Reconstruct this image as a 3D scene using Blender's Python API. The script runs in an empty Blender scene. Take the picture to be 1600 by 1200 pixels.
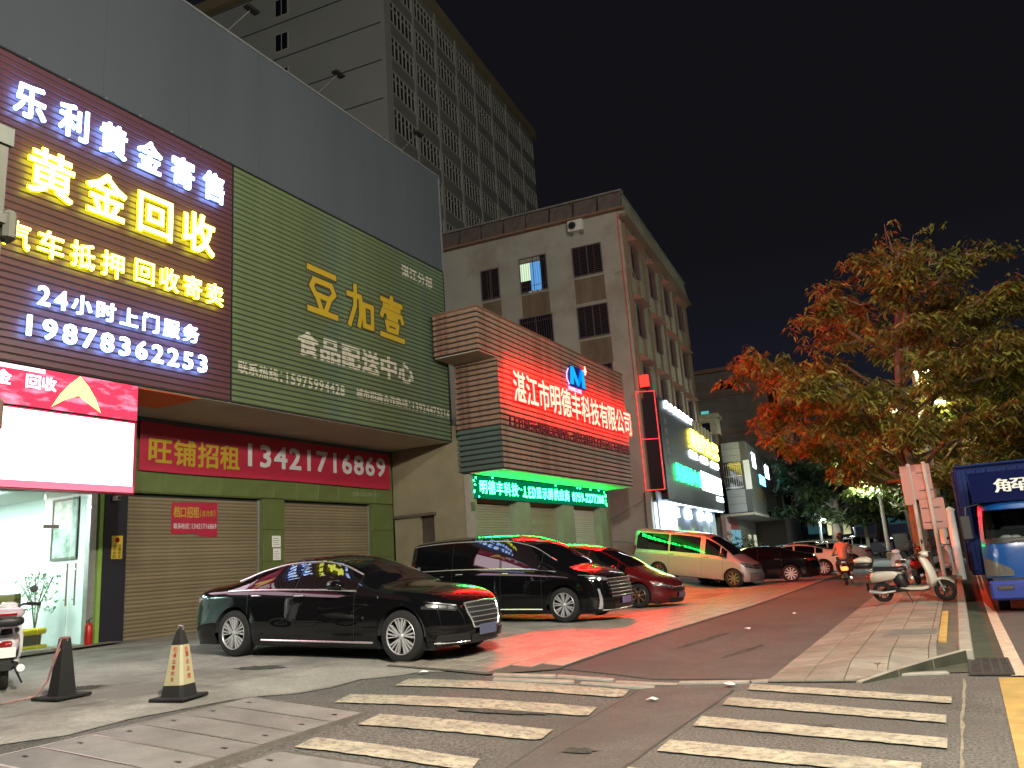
import bpy, bmesh, math, random
import numpy as np
from mathutils import Vector, Matrix, Euler
random.seed(7); rng = np.random.default_rng(7)
S = bpy.context.scene; C = S.collection
PI = math.pi; rad = math.radians

# ---------------------------------------------------------------- camera, world, exposure
cam = bpy.data.cameras.new('camera'); camo = bpy.data.objects.new('camera', cam); C.objects.link(camo)
cam.sensor_width = 36; cam.lens = 1240/1600*36; cam.clip_start = .05; cam.clip_end = 2000
YAW, PITCH, ROLL = rad(27.866), rad(12.724), rad(4.0)
f_ = Vector((-math.sin(YAW)*math.cos(PITCH), math.cos(YAW)*math.cos(PITCH), math.sin(PITCH)))
r_ = Vector((math.cos(YAW), math.sin(YAW), 0)); u_ = r_.cross(f_)
r2 = r_*math.cos(ROLL)-u_*math.sin(ROLL); u2 = u_*math.cos(ROLL)+r_*math.sin(ROLL)
camo.matrix_world = Matrix(((r2.x,u2.x,-f_.x,0),(r2.y,u2.y,-f_.y,0),(r2.z,u2.z,-f_.z,1.5),(0,0,0,1)))
S.camera = camo
W = bpy.data.worlds.new('World'); S.world = W; W.use_nodes = True
wn = W.node_tree.nodes; wl = W.node_tree.links; bg = wn['Background']
sky = wn.new('ShaderNodeTexSky'); sky.sky_type = 'NISHITA'; sky.sun_disc = False
sky.sun_elevation = rad(-4.5); sky.sun_rotation = rad(200)
mx = wn.new('ShaderNodeMix'); mx.data_type = 'RGBA'; mx.inputs[0].default_value = .03
tcw = wn.new('ShaderNodeTexCoord'); sxy = wn.new('ShaderNodeSeparateXYZ'); wl.new(tcw.outputs['Generated'], sxy.inputs[0])
gr_ = wn.new('ShaderNodeValToRGB'); gr_.color_ramp.elements[0].color = (.011,.0135,.026,1); gr_.color_ramp.elements[1].position = .35; gr_.color_ramp.elements[1].color = (.0060,.0058,.0076,1)
wl.new(sxy.outputs[2], gr_.inputs[0]); wl.new(gr_.outputs[0], mx.inputs[6])
wl.new(sky.outputs[0], mx.inputs[7]); wl.new(mx.outputs[2], bg.inputs[0]); bg.inputs[1].default_value = 1.0
S.view_settings.view_transform = 'Standard'; S.view_settings.look = 'None'
S.view_settings.exposure = 0; S.view_settings.gamma = 1; S.view_settings.use_curve_mapping = False
S.render.engine = 'CYCLES'
S.cycles.use_denoising = True; S.cycles.max_bounces = 6; S.cycles.diffuse_bounces = 3
S.cycles.glossy_bounces = 4; S.cycles.transparent_max_bounces = 12; S.cycles.sample_clamp_indirect = 6
S.cycles.caustics_reflective = False; S.cycles.caustics_refractive = False

# ---------------------------------------------------------------- materials
def mat(name, col, rough=.7, metal=0, var=.0, scale=4, coat=0, bump=0, bscale=60, rnd=0, spec=.5, stain=None, sscale=.6, coord='Object', stretch=None, grain=0, gscale=55, wear=None):
    m = bpy.data.materials.new(name); m.use_nodes = True
    n = m.node_tree.nodes; l = m.node_tree.links; b = n['Principled BSDF']
    b.inputs['Base Color'].default_value = (*col,1); b.inputs['Roughness'].default_value = rough
    b.inputs['Metallic'].default_value = metal; b.inputs['Coat Weight'].default_value = coat
    b.inputs['Coat Roughness'].default_value = .02; b.inputs['Specular IOR Level'].default_value = spec
    tc = n.new('ShaderNodeTexCoord'); src = tc.outputs[coord]
    if stretch:
        mp = n.new('ShaderNodeMapping'); mp.inputs['Scale'].default_value = stretch; l.new(src, mp.inputs[0]); src = mp.outputs[0]
    cur = None
    def mul(a, fac):
        x = n.new('ShaderNodeMix'); x.data_type = 'RGBA'; x.blend_type = 'MULTIPLY'; x.inputs[0].default_value = 1
        if a is None: x.inputs[6].default_value = (*col,1)
        else: l.new(a, x.inputs[6])
        l.new(fac, x.inputs[7]); return x.outputs[2]
    if var:
        no = n.new('ShaderNodeTexNoise'); no.inputs['Scale'].default_value = scale; no.inputs['Detail'].default_value = 6; no.inputs['Roughness'].default_value = .65
        l.new(src, no.inputs[0])
        mr = n.new('ShaderNodeMapRange'); mr.inputs[1].default_value = .3; mr.inputs[2].default_value = .7
        mr.inputs[3].default_value = 1-var; mr.inputs[4].default_value = 1+var; l.new(no.outputs[0], mr.inputs[0])
        cur = mul(cur, mr.outputs[0])
    if grain:
        no = n.new('ShaderNodeTexNoise'); no.inputs['Scale'].default_value = gscale; no.inputs['Detail'].default_value = 3; no.inputs['Roughness'].default_value = .8
        l.new(src, no.inputs[0]); mr = n.new('ShaderNodeMapRange'); mr.inputs[1].default_value = .36; mr.inputs[2].default_value = .64
        mr.inputs[3].default_value = 1-grain; mr.inputs[4].default_value = 1+grain; l.new(no.outputs[0], mr.inputs[0]); cur = mul(cur, mr.outputs[0])
    if rnd:
        oi = n.new('ShaderNodeObjectInfo'); mr = n.new('ShaderNodeMapRange'); mr.inputs[3].default_value = 1-rnd; mr.inputs[4].default_value = 1+rnd
        l.new(oi.outputs['Random'], mr.inputs[0]); cur = mul(cur, mr.outputs[0])
    if stain:
        no = n.new('ShaderNodeTexNoise'); no.inputs['Scale'].default_value = sscale; no.inputs['Detail'].default_value = 8; no.inputs['Roughness'].default_value = .7
        l.new(src, no.inputs[0]); cr = n.new('ShaderNodeMapRange'); cr.inputs[1].default_value = .48; cr.inputs[2].default_value = .62; l.new(no.outputs[0], cr.inputs[0])
        x = n.new('ShaderNodeMix'); x.data_type = 'RGBA'; l.new(cr.outputs[0], x.inputs[0])
        if cur: l.new(cur, x.inputs[6])
        else: x.inputs[6].default_value = (*col,1)
        x.inputs[7].default_value = (*stain,1); cur = x.outputs[2]
    if wear:   # flaking: small holes that show the surface below
        no = n.new('ShaderNodeTexNoise'); no.inputs['Scale'].default_value = 14; no.inputs['Detail'].default_value = 10; no.inputs['Roughness'].default_value = .8
        l.new(src, no.inputs[0]); cr = n.new('ShaderNodeMapRange'); cr.inputs[1].default_value = .50; cr.inputs[2].default_value = .56; l.new(no.outputs[0], cr.inputs[0])
        x = n.new('ShaderNodeMix'); x.data_type = 'RGBA'; l.new(cr.outputs[0], x.inputs[0]); l.new(cur, x.inputs[6]); x.inputs[7].default_value = (*wear,1); cur = x.outputs[2]
    if cur: l.new(cur, b.inputs['Base Color'])
    if bump:
        no = n.new('ShaderNodeTexNoise'); no.inputs['Scale'].default_value = bscale; no.inputs['Detail'].default_value = 4; l.new(src, no.inputs[0])
        bp = n.new('ShaderNodeBump'); bp.inputs['Strength'].default_value = bump; bp.inputs['Distance'].default_value = .02
        l.new(no.outputs[0], bp.inputs['Height']); l.new(bp.outputs[0], b.inputs['Normal'])
    return m
def emit(name, col, s):
    m = bpy.data.materials.new(name); m.use_nodes = True; n = m.node_tree.nodes; l = m.node_tree.links
    n.remove(n['Principled BSDF']); e = n.new('ShaderNodeEmission'); e.inputs[0].default_value = (*col,1); e.inputs[1].default_value = s
    l.new(e.outputs[0], n['Material Output'].inputs[0]); return m
def glassmat(name, tint=(.8,.9,.88), refl=.12):
    m = bpy.data.materials.new(name); m.use_nodes = True; n = m.node_tree.nodes; l = m.node_tree.links
    n.remove(n['Principled BSDF']); t = n.new('ShaderNodeBsdfTransparent'); t.inputs[0].default_value = (*tint,1)
    g = n.new('ShaderNodeBsdfGlossy'); g.inputs['Roughness'].default_value = .02
    fr = n.new('ShaderNodeFresnel'); fr.inputs[0].default_value = 1.5
    x = n.new('ShaderNodeMixShader'); l.new(fr.outputs[0], x.inputs[0]); l.new(t.outputs[0], x.inputs[1]); l.new(g.outputs[0], x.inputs[2])
    l.new(x.outputs[0], n['Material Output'].inputs[0]); return m
M = {}
M['black'] = mat('black_plastic', (.012,.012,.013), .5)
M['rubber'] = mat('rubber', (.010,.010,.010), .85, var=.2, scale=30)
M['chrome'] = mat('chrome', (.80,.80,.82), .2, .8)
M['alloy'] = mat('alloy', (.55,.55,.56), .35, .45)
M['dark_alloy'] = mat('dark_alloy', (.1,.1,.1), .4, 1)
M['white_plastic'] = mat('white_plastic', (.7,.68,.62), .3, coat=.3)
M['steel'] = mat('steel', (.45,.45,.44), .4, .8, var=.15, scale=8)
M['glass_dark'] = mat('tinted_glass', (.004,.004,.005), .02, spec=.8)
M['lens'] = mat('lamp_lens', (.05,.05,.055), .06, .2, coat=1); M['reflector'] = mat('lamp_reflector', (.3,.3,.3), .2, .6)
M['red_lens'] = mat('red_lens', (.25,.008,.008), .12, coat=1)
M['plate_blue'] = mat('plate_blue_grey', (.09,.10,.17), .4)
M['paper'] = mat('paper', (.7,.7,.68), .8)
M['print_red'] = mat('print_red', (.36,.012,.04), .6, var=.12, scale=3)

# ---------------------------------------------------------------- mesh helpers
def link(o, parent=None):
    C.objects.link(o)
    if parent is not None: o.parent = parent
    return o
def tag(o, label=None, cat=None, group=None, kind=None):
    if label: o['label'] = label
    if cat: o['category'] = cat
    if group: o['group'] = group
    if kind: o['kind'] = kind
    return o
def empty(name, loc=(0,0,0), rz=0, label=None, cat=None, group=None, parent=None, rot=None):
    o = bpy.data.objects.new(name, None); o.empty_display_size = .1; o.location = loc
    o.rotation_euler = rot if rot else (0,0,rz)
    link(o, parent); return tag(o, label, cat, group)
def mk(name, verts, faces, m, parent=None, smooth=False, kind=None, loc=None, rot=None):
    me = bpy.data.meshes.new(name); me.from_pydata([tuple(v) for v in verts], [], faces)
    for x in (m if isinstance(m, (list,tuple)) else [m]): me.materials.append(x)
    me.update()
    if smooth: me.polygons.foreach_set('use_smooth', [True]*len(me.polygons))
    o = bpy.data.objects.new(name, me)
    if loc: o.location = loc
    if rot: o.rotation_euler = rot
    link(o, parent); return tag(o, kind=kind)
def inst(name, me, parent=None, loc=(0,0,0), rot=(0,0,0), scale=None):
    o = bpy.data.objects.new(name, me); o.location = loc; o.rotation_euler = rot
    if scale: o.scale = scale
    return link(o, parent)
class MB:
    def __init__(s): s.v=[]; s.f=[]
    def add(s, vs, fs):
        k=len(s.v); s.v += [tuple(v) for v in vs]; s.f += [tuple(i+k for i in f) for f in fs]; return s
    def box(s, x0,x1,y0,y1,z0,z1):
        return s.add([(x0,y0,z0),(x1,y0,z0),(x1,y1,z0),(x0,y1,z0),(x0,y0,z1),(x1,y0,z1),(x1,y1,z1),(x0,y1,z1)],
            [(0,3,2,1),(4,5,6,7),(0,1,5,4),(1,2,6,5),(2,3,7,6),(3,0,4,7)])
    def bbox(s, x0,x1,y0,y1,z0,z1, b=.02, fz=True):   # bevelled box
        o=[]; 
        for z,i in ((z0,b),(z0+b,0),(z1-b,0),(z1,b)):
            o += [(x0+i,y0+i+b*(0 if i else 1),z),(x0+i+b*(0 if i else 1),y0+i,z),(x1-i-b*(0 if i else 1),y0+i,z),(x1-i,y0+i+b*(0 if i else 1),z),(x1-i,y1-i-b*(0 if i else 1),z),(x1-i-b*(0 if i else 1),y1-i,z),(x0+i+b*(0 if i else 1),y1-i,z),(x0+i,y1-i-b*(0 if i else 1),z)]
        fs=[tuple(range(7,-1,-1)), tuple(range(24,32))]
        for k in range(3):
            for j in range(8):
                a=k*8+j; c=k*8+(j+1)%8; fs.append((a,c,c+8,a+8))
        return s.add(o,fs)
    def tube(s, pts, r, n=8, cap=True):
        pts=[Vector(p) for p in pts]; rs = r if isinstance(r,(list,tuple)) else [r]*len(pts); k=len(s.v); up=None
        for i,p in enumerate(pts):
            d=(pts[min(i+1,len(pts)-1)]-pts[max(i-1,0)]).normalized()
            if up is None: up = Vector((0,0,1)) if abs(d.z)<.9 else Vector((1,0,0))
            a=d.cross(up)
            if a.length<1e-4: a=d.cross(Vector((0,1,0)))
            a.normalize(); b=a.cross(d); up=b
            for j in range(n):
                t=2*PI*j/n; s.v.append(tuple(p+(a*math.cos(t)+b*math.sin(t))*rs[i]))
        for i in range(len(pts)-1):
            for j in range(n):
                a=k+i*n+j; c=k+i*n+(j+1)%n; s.f.append((a,c,c+n,a+n))
        if cap: s.f.append(tuple(range(k+n-1,k-1,-1))); e=k+(len(pts)-1)*n; s.f.append(tuple(range(e,e+n)))
        return s
    def lathe(s, prof, n=32, axis='y', c=(0,0,0)):  # prof: (r, h)
        k=len(s.v)
        for (r,h) in prof:
            for j in range(n):
                t=2*PI*j/n; a,b=r*math.cos(t), r*math.sin(t)
                s.v.append((c[0]+a,c[1]+h,c[2]+b) if axis=='y' else ((c[0]+a,c[1]+b,c[2]+h) if axis=='z' else (c[0]+h,c[1]+a,c[2]+b)))
        for i in range(len(prof)-1):
            for j in range(n):
                a=k+i*n+j; d=k+i*n+(j+1)%n; s.f.append((a,d,d+n,a+n))
        return s
    def loft(s, secs, n=14, e=2.4):   # secs: (x,z, ry, rz [, y]) elliptical rings across x
        k=len(s.v)
        for q in secs:
            x,z,ry,rz=q[:4]; y=q[4] if len(q)>4 else 0; tilt=q[5] if len(q)>5 else 0
            for j in range(n):
                t=2*PI*j/n; cc,ss=math.cos(t),math.sin(t)
                a=math.copysign(abs(cc)**(2/e),cc)*ry; b=math.copysign(abs(ss)**(2/e),ss)*rz
                s.v.append((x+b*math.sin(tilt), y+a, z+b*math.cos(tilt)))
        for i in range(len(secs)-1):
            for j in range(n):
                a=k+i*n+j; d=k+i*n+(j+1)%n; s.f.append((a,d,d+n,a+n))
        s.f.append(tuple(range(k+n-1,k-1,-1))); e2=k+(len(secs)-1)*n; s.f.append(tuple(range(e2,e2+n)))
        return s
    def prism(s, pts, y0, y1):   # polygon in xz extruded along y
        n=len(pts); k=len(s.v)
        s.v += [(p[0],y0,p[1]) for p in pts]+[(p[0],y1,p[1]) for p in pts]
        s.f += [tuple(k+i for i in range(n)), tuple(k+n+i for i in reversed(range(n)))]
        s.f += [(k+(i+1)%n,k+i,k+n+i,k+n+(i+1)%n) for i in range(n)]
        return s
    def obj(s, name, m, parent=None, smooth=False, kind=None, loc=None, rot=None):
        o = mk(name, s.v, s.f, m, parent, smooth, kind, loc, rot)
        return o
def box(name, m, parent, x0,x1,y0,y1,z0,z1, **k): return MB().box(x0,x1,y0,y1,z0,z1).obj(name,m,parent,**k)

# ---------------------------------------------------------------- text: one object per character
_g = {}
def glyph(ch, bold, ext):
    """outline of one character; bold is made of four shifted copies, so thin strokes thicken without the holes inverting"""
    key=(ch,bold,ext)
    if key in _g: return _g[key]
    cu = bpy.data.curves.new('t','FONT'); cu.body = ch; cu.extrude = ext; cu.resolution_u = 2; cu.size = 1
    o = bpy.data.objects.new('t', cu); C.objects.link(o)
    dg = bpy.context.evaluated_depsgraph_get(); me = bpy.data.meshes.new_from_object(o.evaluated_get(dg))
    bpy.data.objects.remove(o); bpy.data.curves.remove(cu)
    n=len(me.vertices)
    if bold and n:
        co=np.empty(n*3); me.vertices.foreach_get('co',co); co=co.reshape(-1,3)
        if ext: co[:,2]=np.where(co[:,2]>0,co[:,2],co[:,2]*.2)
        fs=[tuple(p.vertices) for p in me.polygons]; V=[];F=[]
        b=bold*.72
        for q,(dx,dy) in enumerate(((-b,-b),(b,-b),(-b,b),(b,b))):
            V.append(co+np.array([dx,dy,0])); F+=[tuple(i+q*n for i in f) for f in fs]
        m2=bpy.data.meshes.new('letter'); m2.from_pydata(np.concatenate(V).tolist(),[],F); m2.update(); m2['n4']=4; bpy.data.meshes.remove(me); me=m2
    _g[key]=me; return me
def adv(ch):
    if ch==' ': return .5
    if ord(ch)>0x2e80: return 1.0 if ch not in '：、（）' else .6
    return .45 if ch in ':.(),-' else .64
def text(parent, s, x0, x1, z0, z1, y, m, bold=.02, ext=0.0, name='letter', grooves=None, slope=0, cw=.93, m2=None):
    """row of characters on local plane y=const facing -y; z0/z1 are bottom/top of a full-width character"""
    tot = sum(adv(c) for c in s); k=(x1-x0)/tot; x=x0; h=z1-z0; out=[]
    for c in s:
        w=adv(c)*k
        if c!=' ':
            src=glyph(c,bold,ext/ max(h,.01) if ext else 0); me=src.copy(); ndup=src.get('n4',1); co=np.empty(len(me.vertices)*3); me.vertices.foreach_get('co',co); co=co.reshape(-1,3)
            if len(co)==0: x+=w; continue
            mn,mxx=co.min(0),co.max(0); cj=ord(c)>0x2e80 and c not in '：、（）'
            if cj: zz=(co[:,1]+.12)/1.0; 
            else: zz=(co[:,1]+(.04 if c not in '-' else 0))/ .80
            zz = zz*h
            wx = (mxx[0]-mn[0]); sx = (w*cw/ max(wx,.9)) if cj else min(w*.9/max(wx,.01), k*1.15)*(cw/.93)
            xx=(co[:,0]-(mn[0]+mxx[0])/2)*sx
            zc=z0+slope*(x+w/2-x0)
            ds=(co[:,2]*h); ds=ds+ (np.arange(len(ds))*ndup//max(1,len(ds)))*.0012
            nv=np.stack([xx, -ds, zz],1); me.vertices.foreach_set('co', nv.ravel()); 
            loc=(x+w/2, y, zc)
            if grooves:
                g0,pitch,lo,hi=grooves; bm=bmesh.new(); bm.from_mesh(me)
                for q in range(int((zc-.1*h-g0)/pitch)-1, int((zc+1.1*h-g0)/pitch)+2):
                    for lv in (g0+q*pitch+lo, g0+q*pitch+hi):
                        bmesh.ops.bisect_plane(bm, geom=bm.verts[:]+bm.edges[:]+bm.faces[:], plane_co=(0,0,lv-zc), plane_no=(0,0,1))
                dl=[fc for fc in bm.faces if lo < ((fc.calc_center_median().z+zc-g0)%pitch) < hi]
                bmesh.ops.delete(bm, geom=dl, context='FACES'); bm.to_mesh(me); bm.free()
            me.materials.clear(); me.materials.append(m); me.update()
            if m2:   # the open face shines forward, sides and back light the panel behind
                me.materials.append(m2); nn=np.empty(len(me.polygons)*3); me.polygons.foreach_get('normal',nn); me.polygons.foreach_set('material_index',(nn.reshape(-1,3)[:,1]>-.9).astype(int))
            out.append(inst(name, me, parent, loc))
        x+=w
    return out

# ---------------------------------------------------------------- ground height
def sm(a,b,t):
    t=min(1,max(0,(t-a)/(b-a))); return t*t*(3-2*t)
def zg(x,y):
    d=max(0,-x-3.5)
    return .45*(1-math.exp(-d/3.5))*(1-.9*sm(11,24,y))+.5*sm(8.3,11.5,-x)*sm(14,24,y)
def drape(name, poly, m, off=.006, parent=None, kind='structure', hf=None, step=.5, holes=None):
    bm=bmesh.new(); f=bm.faces.new([bm.verts.new((p[0],p[1],0)) for p in poly])
    bmesh.ops.triangulate(bm, faces=[f])
    xs=[p[0] for p in poly]; ys=[p[1] for p in poly]
    kx=math.ceil(min(xs)/step)
    while kx*step<max(xs):
        if kx*step>-22: bmesh.ops.bisect_plane(bm, geom=bm.verts[:]+bm.edges[:]+bm.faces[:], plane_co=(kx*step,0,0), plane_no=(1,0,0))
        kx+=1
    ky=math.ceil(min(ys)/step)
    while ky*step<min(max(ys),40):
        bmesh.ops.bisect_plane(bm, geom=bm.verts[:]+bm.edges[:]+bm.faces[:], plane_co=(0,ky*step,0), plane_no=(0,1,0)); ky+=1
    for v in bm.verts: v.co.z=(hf or zg)(v.co.x,v.co.y)+off
    me=bpy.data.meshes.new(name); 
    bmesh.ops.recalc_face_normals(bm, faces=bm.faces[:])
    for f in bm.faces:
        if f.normal.z<0: f.normal_flip()
    bm.to_mesh(me); bm.free(); me.materials.append(m)
    o=bpy.data.objects.new(name,me); link(o,parent); 
    if kind: o['kind']=kind
    return o
# ================================================================ GROUND
M['asphalt'] = mat('asphalt_worn', (.108,.104,.093), .85, var=.38, scale=1.0, bump=.8, bscale=90, grain=.75, gscale=38, stain=(.075,.072,.064), sscale=.5)
M['asphalt2'] = mat('asphalt_smooth', (.085,.082,.076), .8, var=.15, scale=2, grain=.45, gscale=60, bump=.5, bscale=120, stain=(.062,.06,.055), sscale=.35)
M['concrete'] = mat('forecourt_concrete', (.27,.26,.23), .8, var=.22, scale=1.1, grain=.2, gscale=24, bump=.35, bscale=25, stain=(.155,.147,.128), sscale=.5)
M['mortar'] = mat('joint_mortar', (.075,.07,.06), .9, var=.2)
M['paver'] = mat('paver_stone', (.24,.215,.175), .75, var=.18, scale=3, rnd=.16, bump=.2, bscale=40, stain=(.17,.15,.12), sscale=.8)
M['brickpaver'] = mat('paving_block', (.28,.25,.21), .42, var=.15, scale=6, rnd=.18, bump=.2, bscale=40)
M['kerb'] = mat('kerb_stone', (.27,.255,.215), .7, var=.2, scale=5, rnd=.1, bump=.2)
M['gutter'] = mat('gutter_concrete', (.05,.052,.032), .85, var=.35, scale=3, bump=.4)
M['yellowconc'] = mat('yellow_paint', (.36,.24,.07), .75, var=.25, scale=3, bump=.4)
M['plate'] = mat('cover_plate', (.17,.165,.155), .7, var=.25, scale=2.5, rnd=.15, bump=.25, bscale=40)
M['rail'] = mat('steel_frame', (.42,.38,.34), .35, .8, var=.2)
def paintmat():
    m = mat('worn_road_paint', (.37,.335,.25), .8, var=.2, scale=5, stain=(.24,.22,.165), sscale=1.6, wear=(.17,.16,.13)); return m
M['paint'] = paintmat()
# base sheet: fine where it slopes, coarse to the horizon
xs=[-600,-200,-80,-40,-30]+[(-22+.5*i) for i in range(0,53)]+[8,14,30,80,200,600]
ys=[-300,-80,-30,-15]+[-10+.5*i for i in range(0,101)]+[44,50,60,80,110,160,260,500,1000]
V=[(x,y,zg(x,y)) for y in ys for x in xs]; nx=len(xs)
F=[(j*nx+i,j*nx+i+1,(j+1)*nx+i+1,(j+1)*nx+i) for j in range(len(ys)-1) for i in range(nx-1)]
g=mk('ground',V,F,M['asphalt'],kind='structure')
crack=[(-7.34,4.2),(-7.12,4.66),(-7.2,5.31),(-7.1,5.9),(-7.02,6.38),(-6.88,6.67),(-6.6,6.95),(-6.5,7.39),(-6.55,7.95),(-6.28,8.3),(-6.2,8.62),(-5.9,8.85)]
drape('forecourt', [(-21.5,-9)]+[(-7.6,-9),(-7.4,0),(-7.34,2.5)]+crack+[(-6.9,8.9),(-6.9,75),(-21.5,75)], M['concrete'], .007)
# expansion joints and cracks in the forecourt
def strip(name, pts, w, m, off, parent=None, kind='structure', jag=0):
    L=[];Rr=[]
    for i,p in enumerate(pts):
        a=Vector(pts[max(i-1,0)]); b=Vector(pts[min(i+1,len(pts)-1)]); d=(b-a).normalized(); n=Vector((-d.y,d.x)); q=Vector(p)
        ww=w*(1+jag*random.uniform(-1,1)); L.append(tuple(q+n*ww)); Rr.append(tuple(q-n*ww))
    v=[(*p,zg(*p)+off) for p in L]+[(*p,zg(*p)+off) for p in Rr]; n=len(pts)
    return mk(name, v, [(i,i+1,n+i+1,n+i) for i in range(n-1)], m, parent, kind=kind)
def sub(pts, st=.3, j=.0):
    o=[]
    for a,b in zip(pts[:-1],pts[1:]):
        n=max(1,int(math.dist(a,b)/st))
        for i in range(n): t=i/n; o.append((a[0]+(b[0]-a[0])*t+random.uniform(-j,j), a[1]+(b[1]-a[1])*t+random.uniform(-j,j)))
    return o+[pts[-1]]
M['crackdark']=mat('crack_dark',(.055,.05,.043),.95)
for k,pts in enumerate([[(-8.6,4.2),(-8.3,6.2),(-7.9,7.6),(-7.7,8.9)],[(-13.9,4),(-13.4,8),(-13.2,11.5),(-12.9,14)],[(-12,9.9),(-11,10.6),(-9.9,11.5),(-9.2,13)],[(-9.8,1),(-9.5,5),(-9.2,7.2),(-9.6,9)]]):
    strip('crack', sub(pts,.25,.035), .006, M['crackdark'], .0165, parent=None, jag=.6)
strip('crack', sub([(p[0]+.02,p[1]) for p in crack],.15,.025), .0045, M['crackdark'], .017, jag=.8)
for yy in (2.5,12.6,18.0,23.5,29):
    strip('expansion_joint', sub([(-15.8,yy),(-6.95,yy)],.5), .008, M['crackdark'], .0165)
# threshold kerb in front of the shops
drape('shop_step', [(-16.4,5.5),(-14.6,5.2),(-15.0,8.5),(-15.4,11.2),(-16.4,11.2)], mat('step_concrete',(.2,.185,.155),.8,var=.2,scale=2), .05)
# paved strip with blocks
drape('paved_strip',[(-6.9,8.9),(-5.3,8.82),(-4.72,9.6),(-4.72,75),(-6.9,75)], M['mortar'], .017)
bmb=MB().bbox(-.145,.145,-.145,.145,-.02,.012,.006)
pv=bmb.obj('paving_block', M['brickpaver']); pme=pv.data; bpy.data.objects.remove(pv)
sobj=bpy.data.objects['paved_strip']; cnt=0; rest=MB()
yy=9.1
while yy<46:
    for i in range(7):
        x=-6.73+i*.305; 
        if x-.15< -6.9 or (yy<9.75 and x>-4.9-(9.75-yy)*.9): continue
        z=zg(x,yy)+.02; sl=math.atan((zg(x+.15,yy)-zg(x-.15,yy))/.3)
        if cnt<290:
            inst('paving_block', pme, sobj, (x+random.uniform(-.003,.003),yy,z+random.uniform(-.002,.003)), (0,-sl,0)); cnt+=1
        else:
            rest.box(x-.145,x+.145,yy-.145,yy+.145,z-.02,z+.012)
    yy+=.305
rest.obj('paving_blocks_far', M['brickpaver'], sobj, kind='stuff')
# service lane and cross road
drape('service_lane',[(-4.72,9.7),(-2.1,9.85),(-2.1,90),(-4.72,90)], M['asphalt2'], .008)
drape('road',[(.36,-20),(12,-20),(12,140),(.75,60),(.42,22)], mat('road_asphalt',(.085,.08,.072),.8,var=.18,scale=2,bump=.5,bscale=110), .006)
drape('yellow_hatching',[(.16,10.0),(1.6,10.0),(1.6,2),(.1,2),(.12,6.4)], M['yellowconc'], .011)
drape('gutter',[(-.02,11.4),(.36,11.4),(.36,75),(.0,75)], M['gutter'], .010)
drape('gutter_end',[(-1.15,10.12),(-.14,10.36),(-.02,10.4),(.15,10.4),(.15,11.39),(-.02,11.39),(-.14,11.2)], M['gutter'], .0105)
strip('edge_line', sub([(.36,10.1),(.37,16),(.40,22),(.6,40)],1), .075, mat('edge_line_paint',(.5,.4,.3),.75,var=.25,scale=6), .015)
strip('road_joint', sub([(-.15,9.9),(-.19,7.8),(-.22,5)],.2,.008), .012, mat('joint_light',(.2,.18,.13),.9,var=.3,scale=9), .008, jag=.6)
strip('road_seam', sub([(-2.36,9.1),(-2.38,7.5),(-2.36,4.5)],.2,.01), .012, M['crackdark'], .006, jag=.5)
strip('road_seam', sub([(-3.42,9.0),(-3.36,8),(-3.33,6.7),(-3.2,5)],.2,.01), .012, M['crackdark'], .006, jag=.5)
drape('road_patch',[(-3.4,9.15),(-2.37,9.25),(-2.38,3),(-3.15,3),(-3.32,6.7)], M['asphalt2'], .0045)
# crosswalk stripes with ragged ends
def stripe(p):
    a,b,c,d=[Vector(q) for q in p]; n=26; t1=[];t2=[]
    for i in range(n+1):
        t=i/n; e=0 if 0<i<n else random.uniform(-.02,.02)
        t1.append(tuple(a.lerp(b,t)+Vector((e,random.uniform(-.012,.012))))); t2.append(tuple(d.lerp(c,t)+Vector((e,random.uniform(-.012,.012)))))
    v=[(*p,zg(*p)+.014) for p in t1+t2]
    o=mk('crosswalk_stripe', v, [(i,n+1+i,n+2+i,i+1) for i in range(n)], M['paint'], kind='structure'); return o
for p in [[(-2.28,9.48),(-.28,8.82),(-.28,8.5),(-2.23,9.10)],[(-2.30,8.64),(-.29,7.95),(-.29,7.64),(-2.26,8.22)],[(-2.32,7.65),(-.29,7.09),(-.29,6.77),(-2.28,7.24)],[(-2.32,6.69),(-.44,6.32),(-.44,5.99),(-2.3,6.30)],[(-2.32,5.8),(-.4,5.5),(-.4,5.2),(-2.3,5.45)],
          [(-6.02,8.18),(-3.5,8.97),(-3.42,8.55),(-5.9,7.74)],[(-6.0,7.13),(-3.5,7.95),(-3.42,7.54),(-5.86,6.71)],[(-5.12,6.49),(-3.45,6.89),(-3.38,6.50),(-5.03,6.06)],[(-5.07,5.52),(-3.55,5.75),(-3.45,5.46),(-5.0,5.2)]]: stripe(p)
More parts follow.
